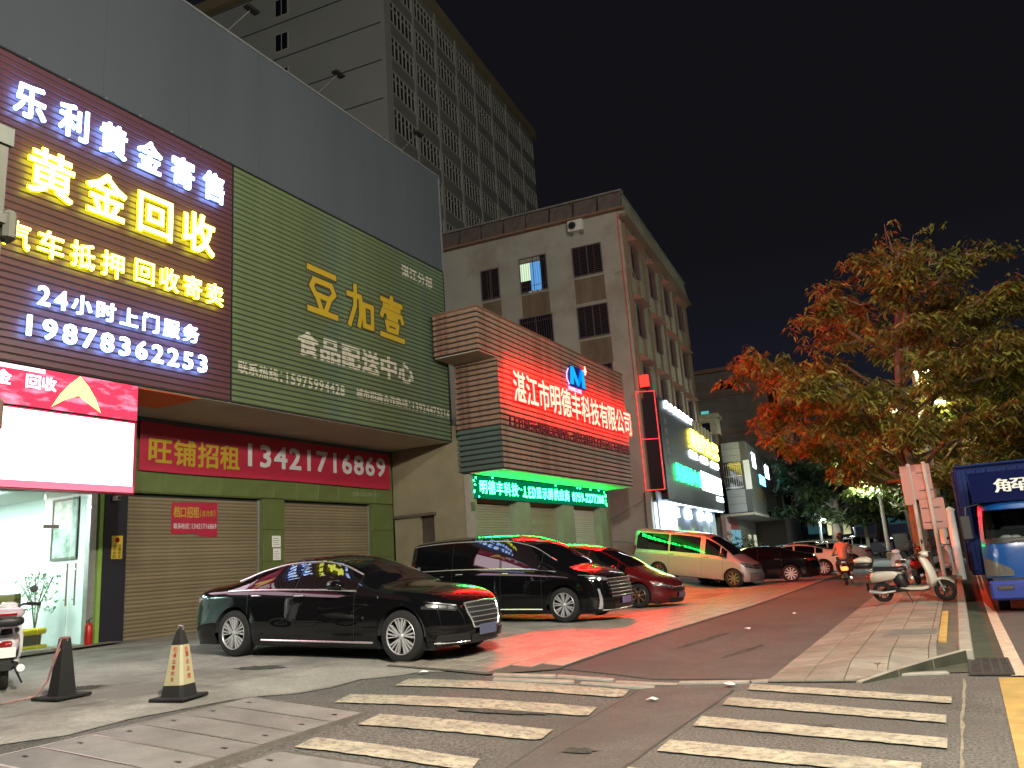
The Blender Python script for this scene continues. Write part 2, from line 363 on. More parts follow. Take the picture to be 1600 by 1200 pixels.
# flush kerb across the lane mouth
kme=MB().bbox(-.4,.4,-.06,.06,-.05,.02,.008); ko=kme.obj('kerbstone',M['kerb']); kme=ko.data; bpy.data.objects.remove(ko)
kroot=empty('flush_kerb',(0,0,0),label='worn flush kerb of long stones crossing the mouth of the service lane',cat='kerb')
pts=[(-5.25,8.88),(-4.53,9.2),(-3.85,9.38),(-3.1,9.5),(-2.3,9.62),(-1.6,9.88),(-1.1,10.1),(-.3,10.32)]
for a,b in zip(pts[:-1],pts[1:]):
    mx_,my_=(a[0]+b[0])/2,(a[1]+b[1])/2; L=math.dist(a,b)
    inst('kerbstone',kme,kroot,(mx_,my_,zg(mx_,my_)+.004),(0,math.atan2(zg(*a)-zg(*b),L),math.atan2(b[1]-a[1],b[0]-a[0])),(L/.81,1,1))
for k,(a,b) in enumerate([((-5.1,8.62),(-4.2,9.0)),((-4.15,9.03),(-3.3,9.24))]):
    L=math.dist(a,b); mx_,my_=(a[0]+b[0])/2,(a[1]+b[1])/2
    inst('kerbstone',kme,kroot,(mx_,my_,zg(mx_,my_)+.002),(0,math.atan2(zg(*a)-zg(*b),L),math.atan2(b[1]-a[1],b[0]-a[0])),(L/.81,1.2,1))
# sidewalk
def hs(x,y):
    lim=9.55 if x<-1.15 else 9.55+(x+1.15)*1.68
    return .012+.113*sm(-2.05,-1.0,x)*sm(0,1.1,y-lim)
drape('sidewalk',[(-2.1,9.6),(-1.2,9.66),(-.17,11.2),(-.17,90),(-2.1,90)], mat('sidewalk_joint',(.09,.08,.06),.9,var=.3,scale=6,stain=(.12,.10,.07)), 0, hf=hs)
sw=bpy.data.objects['sidewalk']
def clip(poly,a,b):   # keep the side left of a->b
    out=[]; n=len(poly)
    f=lambda p:(b[0]-a[0])*(p[1]-a[1])-(b[1]-a[1])*(p[0]-a[0])
    for i in range(n):
        p,q=poly[i],poly[(i+1)%n]; fp,fq=f(p),f(q)
        if fp>=0: out.append(p)
        if fp*fq<0: t=fp/(fp-fq); out.append((p[0]+(q[0]-p[0])*t,p[1]+(q[1]-p[1])*t))
    return out
edge=[(-2.08,9.62),(-1.2,9.70),(-.22,11.17),(-.22,200)]
rest=MB(); yy=9.6; cnt=0
while yy<60:
    for i in range(5):
        x0=-2.1+i*.40; x1=min(x0+.388,-.22) if i<4 else -.22
        if i==4: x0=-.5
        y0=yy+(.12 if i%2 else 0)-.3; y1=y0+.285
        if x0<-.3 and i==4: x0,x1=-.5,-.425
        P=[(x0,y0),(x1,y0),(x1,y1),(x0,y1)]; Q=P
        for a_,b_ in zip(edge[:-1],edge[1:]):
            if len(Q)>2: Q=clip(Q,a_,b_)
        if len(Q)<3: continue
        ar=abs(sum(Q[k][0]*Q[(k+1)%len(Q)][1]-Q[(k+1)%len(Q)][0]*Q[k][1] for k in range(len(Q))))/2
        if ar<.004: continue
        if cnt<290:
            jz=random.uniform(0,.004); n=len(Q); v=[(*q,hs(*q)+.012+jz) for q in Q]+[(*q,hs(*q)-.01) for q in Q]
            mk('paving_slab',v,[tuple(range(n))]+[((k+1)%n,k,n+k,n+(k+1)%n) for k in range(n)],M['paver'],sw); cnt+=1
        else: rest.box(x0,x1,y0,y1,hs(x0,y0)-.01,hs((x0+x1)/2,y0)+.013)
    yy+=.3
rest.obj('paving_slabs_far',M['paver'],sw,kind='stuff')
# tactile yellow strip
tme=MB().bbox(-.05,.05,-.24,.24,-.02,.02,.004); to=tme.obj('tactile_slab',mat('tactile_yellow',(.42,.28,.08),.7,var=.2,rnd=.1)); tme=to.data; bpy.data.objects.remove(to)
for k in range(9): inst('tactile_slab',tme,sw,(-.36,12.4+k*.5,hs(-.36,12.4+k*.5)+.003))
# raised kerb along the road
k2=MB().bbox(-.075,.075,-.49,.49,-.14,.145,.015); ko=k2.obj('kerbstone',M['kerb']); k2=ko.data; bpy.data.objects.remove(ko)
kr=empty('road_kerb',(0,0,0),label='raised stone kerb along the right edge of the pavement, mossy at its foot',cat='kerb')
y=11.7
while y<62: inst('kerbstone',k2,kr,(-.105+.002*(y-11),y,0)); y+=1.0
a=(-1.15,9.62); b=(-.13,11.14); L=math.dist(a,b); an=math.atan2(b[1]-a[1],b[0]-a[0])
for t0,t1,h0,h1 in ((0,.33,.02,.075),(.33,.66,.075,.115),(.66,1,.115,.145)):
    n=Vector((math.sin(an),-math.cos(an)))*.04; v=[]
    for t,h in ((t0+.004,h0),(t1-.004,h1)):
        p=Vector(a).lerp(Vector(b),t)
        v+=[(*(p+n),-.05),(*(p-n),-.05),(*(p-n),h),(*(p+n),h)]
    mk('kerbstone',v,[(0,1,2,3),(4,7,6,5),(0,4,5,1),(3,2,6,7),(0,3,7,4),(1,5,6,2)],[M['kerb'],M['gutter']],kr).data.polygons[4].material_index=1
# trench covers bottom left: two rows of plates in a steel frame
tr=empty('trench_cover',(0,0,0),label='long row of concrete trench cover plates in a bright steel frame by the left corner',cat='trench cover')
def plates(root, A,B,Cc,D, n):   # A->B outer edge, D->C inner edge; quads between
    A,B,Cc,D=[Vector(p) for p in (A,B,Cc,D)]
    for k in range(n):
        t0,t1=(k+.02)/n,(k+.98)/n
        p=[A.lerp(B,t0),A.lerp(B,t1),D.lerp(Cc,t1),D.lerp(Cc,t0)]
        cen=sum(p,Vector((0,0)))/4; p=[cen+(q-cen)*.985 for q in p]
        zt=[zg(*q)+.026+random.uniform(0,.003) for q in p]
        v=[(*q,zz) for q,zz in zip(p,zt)]+[(*q,zz-.05) for q,zz in zip(p,zt)]
        mk('cover_plate',v,[(0,1,2,3),(7,6,5,4)]+[((i+1)%4,i,i+4,(i+1)%4+4) for i in range(4)],M['plate'],root)
        for s in (.12,.88):
            q=p[0].lerp(p[3],s).lerp(p[1].lerp(p[2],s),.5); z=zg(*q)+.031
            mk('lifting_slot',[(q.x-.035,q.y-.012,z),(q.x+.035,q.y-.018,z),(q.x+.035,q.y+.012,z),(q.x-.035,q.y+.012,z)],[(0,1,2,3)],M['crackdark'],root)
def bar2(root,a,b,w=.018,h=.03):
    pts=sub([a,b],.5); L=[];n=Vector((-(b[1]-a[1]),b[0]-a[0])).normalized()*w
    v=[]
    for p in pts:
        q=Vector(p); z=zg(*p)+h; v+=[(*(q+n),z),(*(q-n),z),(*(q-n),z-.05),(*(q+n),z-.05)]
    f=[]
    for i in range(len(pts)-1):
        for j in range(4): f.append((4*i+j,4*i+(j+1)%4,4*i+4+(j+1)%4,4*i+4+j))
    mk('frame_bar',v,f,M['rail'],root)
A0,B0,C0,D0=(-6.84,6.52),(-6.86,2.4),(-5.15,2.4),(-5.24,6.42)
plates(tr,A0,B0,C0,D0,9)
for a,b in ((A0,B0),(D0,C0),(A0,D0)): bar2(tr,a,b)
for k in range(1,9):
    a=Vector(A0).lerp(Vector(B0),k/9); b=Vector(D0).lerp(Vector(C0),k/9); bar2(tr,tuple(a),tuple(b),.009 if k%2 else .014,.0275)
tr2=empty('trench_cover',(0,0,0),label='second shorter row of trench cover plates beside the worn crosswalk at the bottom edge',cat='trench cover')
A0,B0,C0,D0=(-4.97,5.02),(-4.9,2.6),(-3.8,2.7),(-4.0,5.12)
plates(tr2,A0,B0,C0,D0,5)
for a,b in ((A0,B0),(D0,C0),(A0,D0)): bar2(tr2,a,b)
# drain grate
gr=empty('drain_grate',(.12,10.75,.012),label='cast iron drain grate set in the gutter beside the kerb corner',cat='drain grate')
MB().box(-.22,.2,-.62,-.58,0,.02).box(-.22,.2,.58,.62,0,.02).box(-.22,-.19,-.6,.6,0,.021).box(.17,.2,-.6,.6,0,.021).obj('frame',mat('cast_iron',(.06,.055,.05),.6,.4,var=.3,scale=10),gr)
mk('pit',[(-.19,-.58,.003),(.17,-.58,.003),(.17,.58,.003),(-.19,.58,.003)],[(0,1,2,3)],M['black'],gr)
for k in range(9): box('bar',bpy.data.materials['cast_iron'],gr,-.19,.17,-.55+k*.135,-.505+k*.135,.004,.018)
for k in range(3): box('bar',bpy.data.materials['cast_iron'],gr,-.1+k*.09,-.075+k*.09,-.58,.58,.002,.0165)
mh=empty('manhole_cover',(-.76,13.3,.128),label='rectangular grooved inspection cover set into the pavement slabs',cat='manhole cover')
MB().box(-.36,.36,-.4,.4,-.02,.012).obj('lid',mat('cover_grey',(.16,.15,.13),.6,var=.25,scale=8),mh)
for k in range(9): box('rib',bpy.data.materials['cover_grey'],mh,-.3,.3,-.34+k*.08,-.3+k*.08,.0125,.02)
# dark oil and tar marks with ragged outlines
Moil=mat('oil_stain',(.068,.066,.060),.92,var=.4,scale=5,grain=.6,gscale=40,spec=.1)
for (x,y,a,b,rt) in ((-4.1,7.3,.5,.16,.5),(-2.9,6.2,.16,.10,.2),(-1.0,9.0,.42,.10,-.2),(-3.0,12.4,.9,.07,1.4),(-3.9,13.5,1.5,.06,1.5),(-8.6,8.3,.4,.2,.3),(-9.6,6.4,.3,.2,1),(-5.7,5.9,.35,.12,.8),(-1.4,7.4,.25,.08,.1)):
    n=22; P=[]
    for i in range(n):
        t=2*PI*i/n; k_=random.uniform(.65,1.15); u,v_=a*k_*math.cos(t),b*k_*math.sin(t); P.append((x+u*math.cos(rt)-v_*math.sin(rt),y+u*math.sin(rt)+v_*math.cos(rt)))
    mk('oil_stain',[(*p,zg(*p)+.0125) for p in P],[tuple(range(n))],Moil,kind='structure')
# litter
for (x,y,lab) in [(-3.02,8.35,'scrap of white paper lying on the smooth patch between the two crosswalks'),(-2.45,9.3,'small white paper scrap just in front of the flush kerb'),(-3.6,15.4,'tiny white paper scrap in the middle of the service lane'),(-6.05,8.55,'crumpled white tissue at the edge of the concrete by the sedan'),(-3.3,18.6,'faint white scrap far up the service lane')]:
    v=[];n=7
    for i in range(n): t=2*PI*i/n; r=random.uniform(.04,.085); v.append((r*math.cos(t),r*math.sin(t)*.8,random.uniform(.004,.03)))
    v.append((0,0,.035)); o=mk('paper_scrap',v,[(i,(i+1)%n,n) for i in range(n)],M['paper'],loc=(x,y,zg(x,y)+.02)); tag(o,lab,'litter','paper scraps on the ground')
# ================================================================ BUILDINGS AND SIGNS
M['greentile']=mat('green_wall_tile',(.095,.125,.038),.45,var=.15,scale=2,rnd=.06,bump=.1)
M['shutter']=mat('shutter_slat',(.235,.19,.12),.42,.25,var=.16,scale=2,rnd=.11,stretch=(.3,1,1))
M['shutter2']=mat('pale_shutter_slat',(.36,.36,.27),.4,.25,var=.1,scale=2,rnd=.05,stretch=(.3,1,1))
M['clad']=mat('grey_cladding',(.092,.108,.127),.65,var=.12,scale=.5,rnd=.03,stain=(.08,.094,.11),sscale=.25,stretch=(1,1,.15))
M['cream']=mat('cream_plaster',(.23,.2,.125),.85,var=.18,scale=.7,bump=.2,stain=(.20,.165,.105),sscale=.5)
M['soffit']=mat('soffit_panel',(.36,.33,.27),.6,var=.12,scale=1)
M['dark']=mat('dark_recess',(.02,.02,.02),.8)
M['slat_g']=mat('green_sign_slat',(.11,.15,.07),.45,var=.3,scale=.35,stain=(.08,.13,.10),sscale=.18,coord='Object')
M['slat_r']=mat('maroon_sign_slat',(.095,.036,.042),.4,var=.12,scale=.8,spec=.6)
M['slat_w']=mat('weathered_beige_slat',(.30,.24,.175),.55,var=.12,scale=2,stain=(.2,.12,.075),sscale=.55)
M['slat_d']=mat('teal_painted_slat',(.07,.105,.09),.55,var=.15,scale=2)
M['txt_cream']=mat('printed_cream',(.50,.48,.38),.6)
M['txt_gold']=mat('printed_gold',(.42,.29,.02),.5)
M['txt_shadow']=mat('printed_outline',(.05,.04,.02),.6)
M['txt_dead']=mat('unlit_red_letter',(.11,.022,.035),.5)
E_white=emit('white_letter_led',(.72,.85,1.0),7); B_white=emit('white_letter_halo',(.16,.36,1.0),17)
E_yellow=emit('yellow_letter_led',(1,.97,.22),5); B_yellow=emit('yellow_letter_halo',(.72,.86,.0),12)
E_red=emit('red_letter_led',(1,.0052,.0034),220); B_red=emit('red_letter_halo',(1,.0005,.0006),150)
E_green=emit('green_matrix_text',(.010,1,.10),80)
E_screen=emit('white_screen',(1,.70,.80),5.5)
def slats(root, x0,x1,y,z0,pitch,n,m,th=.02,gap=.28,name='slat'):
    me=MB(); g=pitch*gap
    me.add([(x0,0,g),(x1,0,g),(x1,0,pitch),(x0,0,pitch),(x0,-th,g+.012),(x1,-th,g+.012),(x1,-th,pitch-.004),(x0,-th,pitch-.004)],[(0,4,7,3),(1,2,6,5),(4,5,6,7),(0,1,5,4),(3,7,6,2)])
    o=me.obj(name,m); d=o.data; bpy.data.objects.remove(o)
    for k in range(n): inst(name,d,root,(0,y,z0+k*pitch))
    return d
def shutter(root, x0,x1,y,z0,z1,m,pitch=.085):
    n=int((z1-z0)/pitch); L=x1-x0; prof=[(0,0),(-.018,.018),(-.022,.045),(-.016,.072),(0,.083)]
    v=[(0,p[0],p[1]) for p in prof]+[(L,p[0],p[1]) for p in prof]; k=len(prof)
    d=bpy.data.meshes.new('slat'); d.from_pydata(v,[],[(i,k+i,k+i+1,i+1) for i in range(k-1)]); d.materials.append(m); d.update()
    d.polygons.foreach_set('use_smooth',[True]*len(d.polygons))
    for i in range(n): inst('slat',d,root,(x0,y,z0+i*pitch),(random.uniform(-.02,.02),0,0))
    box('backing',M['dark'],root,x0,x1,y+.004,y+.05,z0,z1)
    box('bottom_bar',M['steel'],root,x0,x1,y-.03,y+.0035,z0-.04,z0-.001)
    box('guide_rail',M['steel'],root,x0-.06,x0-.002,y-.03,y+.05,z0-.04,z1); box('guide_rail',M['steel'],root,x1+.002,x1+.06,y-.03,y+.05,z0-.04,z1)
R90=PI/2
# ---------- main shop building, local frame: x = world y, y = -(world x)-16
SB=empty('shop_building',(-16,0,0),R90,label='long shop building with a blank grey clad upper wall above the two big slatted signs',cat='building')
core=MB().box(-14,21.28,4.6,9,0,5.2); core.obj('core',M['dark'],SB)
# clad upper wall panels
for k in range(17):
    a=-14+k*2.45; b=min(a+2.45,25.05)
    if a>25: break
    mk('wall_panel',[(a+.003,0,5.3),(b-.003,0,5.3),(b-.003,0,17.0),(a+.003,0,17.0),(a+.003,.12,5.3),(b-.003,.12,5.3),(b-.003,.12,17.0),(a+.003,.12,17.0)],[(0,1,2,3),(1,5,6,2),(4,0,3,7),(3,2,6,7),(0,4,5,1)],M['clad'],SB)
box('backing_wall',M['clad'],SB,-14,25.0,.135,9,5.25,16.9)
MB().box(-14,25.08,-.05,.25,17.005,17.07).box(25.055,25.13,-.03,9,5.3,17).obj('roof_edge_trim',mat('trim_grey',(.2,.21,.22),.5),SB)
# ground floor wall: green tiled piers and lintel
def tiles(root,x0,x1,z0,z1,w,h,y,m):
    nx_=max(1,round((x1-x0)/w)); nz=max(1,round((z1-z0)/h)); dx=(x1-x0)/nx_; dz=(z1-z0)/nz
    me=MB().bbox(.004,dx-.004,0,.03,.004,dz-.004,.004); o=me.obj('wall_tile',m); d=o.data; bpy.data.objects.remove(o)
    for i in range(nx_):
        for j in range(nz): inst('wall_tile',d,root,(x0+i*dx,y+random.uniform(-.001,.001),z0+j*dz))
tiles(SB,11.53,21.25,3.66,5.25,.9,.8,-.03,M['greentile'])
for a,b in ((15.58,16.36),(20.16,21.25)): tiles(SB,a,b,.35,3.65,.78,.8,-.03,M['greentile'])
MB().box(11.5,21.27,.0,.3,3.64,5.25).box(15.56,16.38,0,.3,.3,3.66).box(20.14,21.27,0,.3,.3,3.66).box(11.0,21.27,.3,.5,.3,5.25).obj('wall',M['greentile'],SB)
MB().box(10.95,11.5,-.12,.3,.3,3.7).obj('dark_pillar',mat('dark_cladding',(.018,.018,.026),.35,spec=.5),SB)
MB().box(10.86,10.948,-.1,.2,.3,3.7).obj('green_jamb',mat('lime_jamb',(.22,.36,.07),.4),SB)
MB().box(10.7,10.858,-.02,.12,.3,3.6).obj('steel_jamb',M['steel'],SB)
s1=empty('roller_shutter',(-16,0,0),R90,label='wide brown roller shutter carrying the small red rental notice',cat='roller shutter')
shutter(s1,11.56,15.5,.12,.42,3.6,M['shutter'])
s2=empty('roller_shutter',(-16,0,0),R90,label='narrower grey brown roller shutter right of the pier with two paper notes',cat='roller shutter')
shutter(s2,16.42,20.1,.12,.42,3.6,M['shutter'])
# soffit under the overhanging signs
sof=empty('canopy_soffit',(-16,0,0),R90,label='beige boarded underside of the projecting sign box above the shutters',cat='soffit')
for k in range(12): box('soffit_board',M['soffit'],sof,-6,21.22,k*.2-.006-2.38+.0,k*.2-2.38+.186,5.40,5.425)
box('orange_lit_board',mat('orange_lit_board',(.62,.09,.02),.5),sof,9.95,11.5,-2.36,-1.0,5.38,5.397)  # orange light on the soffit, put into the colour of this board
# ---------- gold buying sign (maroon slats)
GS=empty('gold_shop_sign',(-13.56,0,0),R90,label='huge maroon slatted sign with white and yellow lit characters offering gold buying',cat='sign')
box('backing',M['dark'],GS,-6,12.22,.0,.06,5.42,11.14)
slats(GS,-6,12.22,0,5.42,.13,44,M['slat_r'],gap=.17)
MB().box(-6,12.25,-.025,2.4,11.15,11.19).obj('top_rail',M['black'],GS)
for k in range(24): box('bracket',M['steel'],GS,-5.8+k*.78,-5.76+k*.78,.08,.12,11.19,11.3)
Y=-.12; X_=.05
for s,x0,x1,z0,z1,m,b in (('乐利黄金寄售',7.02,12.0,9.93,10.66,E_white,.022),('黄金回收',7.35,11.75,8.55,9.52,E_yellow,.026),('汽车抵押',7.05,9.5,7.40,7.94,E_yellow,.02),('回收寄卖',9.6,11.95,7.48,8.0,E_yellow,.02),
    ('24小时上门服务',7.75,11.3,6.5,6.9,E_white,.018),('19878362253',7.5,11.55,5.9,6.31,E_white,.024)):
    text(GS,s,x0,x1,z0,z1,Y,m,b,.03,cw=.70 if len(s)==6 else .78,m2=B_white if m is E_white else B_yellow)
# ---------- green food distribution sign
FS=empty('food_company_sign',(-13.56,0,0),R90,label='huge unlit green slatted sign printed with cream and yellow characters and two hotline numbers',cat='sign')
box('backing',M['dark'],FS,12.28,21.2,.0,.06,5.42,11.14)
slats(FS,12.28,21.2,0,5.42,.13,44,M['slat_g'],gap=.22)
MB().box(12.26,21.22,-.025,2.4,11.15,11.19).box(21.205,21.25,-.02,2.38,5.42,11.15).obj('top_rail',M['black'],FS)
for k in range(30): box('bracket',M['steel'],FS,12.4+k*.3,12.425+k*.3,.08,.11,11.19,11.27)
gv=(5.42,.13,.0,.028)
def ptext(*a,**k): return text(FS,*a,grooves=gv,**k)
YT=-.0235
ptext('湛江分部',18.85,20.55,10.33,10.75,YT,M['txt_cream'],bold=.03)
# stylised title: brush-like strokes built as tubes, with dark outline behind
def brush(parent,strokes,x0,z0,w,h,y,m,r):
    mb=MB()
    for st in strokes:
        pts=[(x0+p[0]*w,z0+p[1]*h) for p in st]
        for a,b in zip(pts[:-1],pts[1:]):
            d=Vector((b[0]-a[0],b[1]-a[1])); L=d.length; d.normalize(); n_=Vector((-d.y,d.x))*r; e=d*r*.7
            A=Vector(a)-e; B=Vector(b)+e
            mb.add([(A.x+n_.x,y,A.y+n_.y),(A.x-n_.x,y,A.y-n_.y),(B.x-n_.x,y,B.y-n_.y),(B.x+n_.x,y,B.y+n_.y)],[(0,1,2,3)])
            y-=.0002
    return mb.obj('letter',m,parent)
dou=[[(.0,1.0),(.95,.98)],[(.18,.75),(.8,.74)],[(.2,.75),(.1,.58),(.24,.42)],[(.8,.74),(.92,.56),(.74,.4)],[(.24,.42),(.74,.4)],[(.3,.36),(.44,.1)],[(.74,.38),(.6,.1)],[(.0,.04),(1,.03)]]
jia=[[(.3,1),(.28,.5),(.05,0)],[(.0,.74),(.5,.76)],[(.5,.76),(.5,.3),(.42,.03)],[(.62,.6),(.64,.08)],[(.62,.6),(.98,.6)],[(.98,.6),(.97,.08)],[(.64,.08),(.97,.08)]]
yi=[[(.05,.95),(.95,.93)],[(.5,1.08),(.5,.8)],[(.15,.8),(.85,.79)],[(.04,.52),(.1,.66)],[(.1,.66),(.92,.64)],[(.92,.64),(.98,.5)],[(.3,.53),(.72,.52)],[(.25,.38),(.75,.37)],[(.25,.38),(.3,.2)],[(.75,.37),(.7,.2)],[(.3,.2),(.7,.2)],[(.0,.03),(1,.02)]]
for st,x in ((dou,14.75),(jia,16.3),(yi,17.75)):
    brush(FS,st,x,8.2,1.08,1.18,YT,M['txt_shadow'],.125); brush(FS,st,x,8.2,1.08,1.18,YT-.006,M['txt_gold'],.078)
ptext('食品配送中心',14.3,19.3,6.93,7.6,YT,M['txt_cream'],bold=.045)
ptext('联系热线：15975994428',12.42,16.1,6.12,6.42,YT,M['txt_cream'],bold=.026)
ptext('城市招商合作热线：13924475216',16.55,21.18,6.17,6.44,YT,M['txt_cream'],bold=.026)
# ---------- LED header + blown white screen over the glass shop
M['ledpink']=emit('pink_led_header',(1,.08,.17),1.15)
def content(m,c0,c1,scale,lo,hi,stretch=(1,1,1),s0=1,s1=1):
    n=m.node_tree.nodes; l=m.node_tree.links; e=[q for q in n if q.type=='EMISSION'][0]
    tc=n.new('ShaderNodeTexCoord'); mp=n.new('ShaderNodeMapping'); mp.inputs['Scale'].default_value=stretch; l.new(tc.outputs['Object'],mp.inputs[0])
    no=n.new('ShaderNodeTexNoise'); no.inputs['Scale'].default_value=scale; no.inputs['Detail'].default_value=3; l.new(mp.outputs[0],no.inputs[0])
    mr=n.new('ShaderNodeMapRange'); mr.inputs[1].default_value=lo; mr.inputs[2].default_value=hi; l.new(no.outputs[0],mr.inputs[0])
    x=n.new('ShaderNodeMix'); x.data_type='RGBA'; l.new(mr.outputs[0],x.inputs[0]); x.inputs[6].default_value=(*[v*s0 for v in c0],1); x.inputs[7].default_value=(*[v*s1 for v in c1],1); l.new(x.outputs[2],e.inputs[0]); e.inputs[1].default_value=1
content(M['ledpink'],(1,.07,.15),(1,.35,.5),2.2,.5,.68,(1,1,3),1.1,1.5)
content(E_screen,(1,.72,.82),(1,.30,.42),1.1,.60,.72,(1,1,1.6),5,1.6)
LH=empty('led_header_screen',(-13.5,0,0),R90,label='narrow pink LED header with a golden star and white characters under the maroon sign',cat='screen')
box('casing',M['black'],LH,3.0,9.92,.02,.12,4.68,5.39)
for k in range(22): box('pixel_row',M['ledpink'],LH,3.0,9.9,-.0,.018,4.69+k*.0315,4.69+k*.0315+.026)
star=MB(); 
sp=[(8.70,5.37),(8.88,5.2),(9.02,5.0),(9.14,4.74),(8.92,4.86),(8.68,5.0),(8.42,4.88),(8.2,4.73),(8.34,4.98),(8.5,5.18)]
star.add([(p[0],-.006,p[1]) for p in sp]+[(8.7,-.006,5.12)],[(i,(i+1)%10,10) for i in range(10)]); star.obj('star',emit('star_gold',(1,.62,.18),3.2),LH)
text(LH,'回收',7.72,8.28,5.0,5.26,-.004,emit('pinkwhite_text',(1,.8,.9),3),.04)
text(LH,'金',7.2,7.5,5.0,5.26,-.004,bpy.data.materials['pinkwhite_text'],.04)
box('bright_row',bpy.data.materials['pinkwhite_text'],LH,6.5,8.05,-.012,-.002,5.30,5.37)
WS=empty('shopfront_screen',(-13.52,0,0),R90,label='blown out white and pink video screen hanging above the glass shop door',cat='screen')
box('casing',mat('screen_casing',(.35,.02,.05),.4),WS,3.0,9.93,.021,.2,3.28,4.665)
mk('display',[(3.02,.0,3.34),(9.86,.0,3.34),(9.86,.0,4.63),(3.02,.0,4.63),(3.02,.02,3.34),(9.86,.02,3.34),(9.86,.02,4.63),(3.02,.02,4.63)],[(0,1,2,3),(4,7,6,5)],E_screen,WS)
box('pink_band',emit('pink_band',(1,.25,.36),1.3),WS,3.02,9.88,-.012,-.002,3.30,3.42)
# ---------- banner
def banner_mesh(root,x0,x1,z0,z1,y,m,nx_=24,amp=.015,name='cloth'):
    v=[];f=[]
    for j in range(5):
        for i in range(nx_+1):
            t=i/nx_; v.append((x0+(x1-x0)*t, y-amp*abs(math.sin(t*17+j*.7))-.002, z0+(z1-z0)*j/4-.012*math.sin(t*9)))
    for j in range(4):
        for i in range(nx_): a=j*(nx_+1)+i; f.append((a,a+1,a+nx_+2,a+nx_+1))
    return mk(name,v,f,m,root,smooth=True)
BN=empty('rental_banner',(-16,0,0),R90,label='long red cloth banner with yellow characters and a white phone number above the shutters',cat='banner')
banner_mesh(BN,11.75,21.05,4.14,5.28,-.09,M['print_red'])
text(BN,'旺铺招租',11.95,14.7,4.3,4.95,-.115,M['txt_gold'],.03)
text(BN,'13421716869',14.75,20.85,4.44,5.1,-.115,mat('printed_white',(.55,.55,.58),.6),.03,slope=.012)
for k in range(6): box('grommet',M['black'],BN,11.6,11.66,-.06,-.05,4.3+k*.17,4.33+k*.17)
NB=empty('rental_notice',(-16,0,0),R90,label='small red rental notice with a torn corner stuck on the wide shutter',cat='notice')
mk('sheet',[(12.8,.088,2.72),(13.5,.087,2.74),(13.62,.086,2.66),(14.16,.087,2.65),(14.16,.088,3.5),(12.8,.088,3.46)],[(0,1,2,3,4,5)],M['print_red'],NB)
text(NB,'档口招租',12.85,13.6,3.1,3.38,.083,M['txt_gold'],.025); text(NB,'（含冷库）',13.6,14.1,3.14,3.3,.083,M['txt_gold'],.012)
text(NB,'联系电话：13421716869',12.86,14.13,2.84,2.98,.083,bpy.data.materials['printed_white'],.01)
P1=empty('paper_note',(-16,0,0),R90,label='upper of two white paper notes taped to the green pier',cat='paper note'); box('sheet',M['paper'],P1,15.88,16.2,-.042,-.038,2.36,2.66)
P2=empty('paper_note',(-16,0,0),R90,label='lower white paper note on the green pier',cat='paper note'); box('sheet',M['paper'],P2,15.92,16.2,-.042,-.038,2.02,2.33)
for k in range(4):
    box('print_line',M['txt_shadow'],P1,15.92,16.14-.03*(k%2),-.0435,-.0425,2.42+k*.055,2.43+k*.055); box('print_line',M['txt_shadow'],P2,15.95,16.15-.04*(k%2),-.0435,-.0425,2.07+k*.055,2.08+k*.055)
YN=empty('yellow_notice',(-16,0,0),R90,label='small yellow vertical notice on the dark pillar beside the glass door',cat='notice')
box('sheet',mat('yellow_print',(.5,.36,.03),.5),YN,11.14,11.4,-.128,-.122,2.18,2.67)
for i in range(4):
    text(YN,'小心台阶'[i],11.17,11.25,2.42-i*.075,2.49-i*.075,-.13,M['txt_shadow'],.02); text(YN,'注意安全'[i],11.29,11.37,2.42-i*.075,2.49-i*.075,-.13,M['txt_shadow'],.02)
MB().lathe([(.0,0),(.05,0),(.055,.003),(.05,.006),(.0,.006)],16,'y',(11.27,-.134,2.58)).obj('emblem',M['red_lens'],YN)
CC=empty('security_camera',(-16,0,0),R90,label='small white dome security camera at the top of the dark pillar',cat='camera')
MB().bbox(11.1,11.2,-.3,-.12,3.42,3.52,.02).obj('body',M['white_plastic'],CC); MB().lathe([(.0,-.02),(.035,-.02),(.04,0)],16,'y',(11.15,-.3,3.47)).obj('lens',M['black'],CC)
# lintel print line
text(SB,'烟酒商行',19.2,20.6,3.86,4.0,-.034,mat('faded_print',(.2,.22,.12),.6),.02)
# ---------- glass shop interior
GSH=empty('glass_shop',(-16,0,0),R90,label='small brightly lit white shop behind a frameless glass front under the white screen',cat='shop')
M['white_wall']=mat('shop_white_wall',(.75,.79,.76),.6)
MB().box(2,10.72,4.4,4.5,.4,3.7).obj('back_wall',M['white_wall'],GSH)
MB().box(10.72,10.85,.13,4.5,.4,3.7).obj('side_wall',M['white_wall'],GSH)
MB().box(1.9,2.0,.0,4.5,.4,3.7).obj('far_wall',M['white_wall'],GSH)
MB().box(2,10.7,.1,4.4,.38,.46).obj('floor',mat('shop_floor',(.5,.5,.46),.25),GSH)
MB().box(2,10.85,.1,4.5,3.62,3.7).obj('ceiling',M['white_wall'],GSH)
for k,(xx,yy) in enumerate(((4,1.2),(6.6,1.2),(9.0,1.2),(4,3.2),(6.6,3.2),(9.0,3.2))):
    cl=empty('ceiling_lamp',(-16-yy,xx,3.6),R90,label='square ceiling lamp of the glass shop, %s row, %s'%('front' if yy<2 else 'rear',('far left','middle','right nearest the side wall')[k%3]),cat='ceiling lamp',group='ceiling lamps in the glass shop')
    box('diffuser',emit('ceiling_diffuser%d'%k,(.92,1,.97),150),cl,-.3,.3,-.3,.3,-.01,.01)
gl=glassmat('shop_glass')
for a,b in ((2.1,4.9),(4.92,8.3),(8.32,9.7)): box('glass_pane',gl,GSH,a,b,-.02,-.01,.47,3.55)
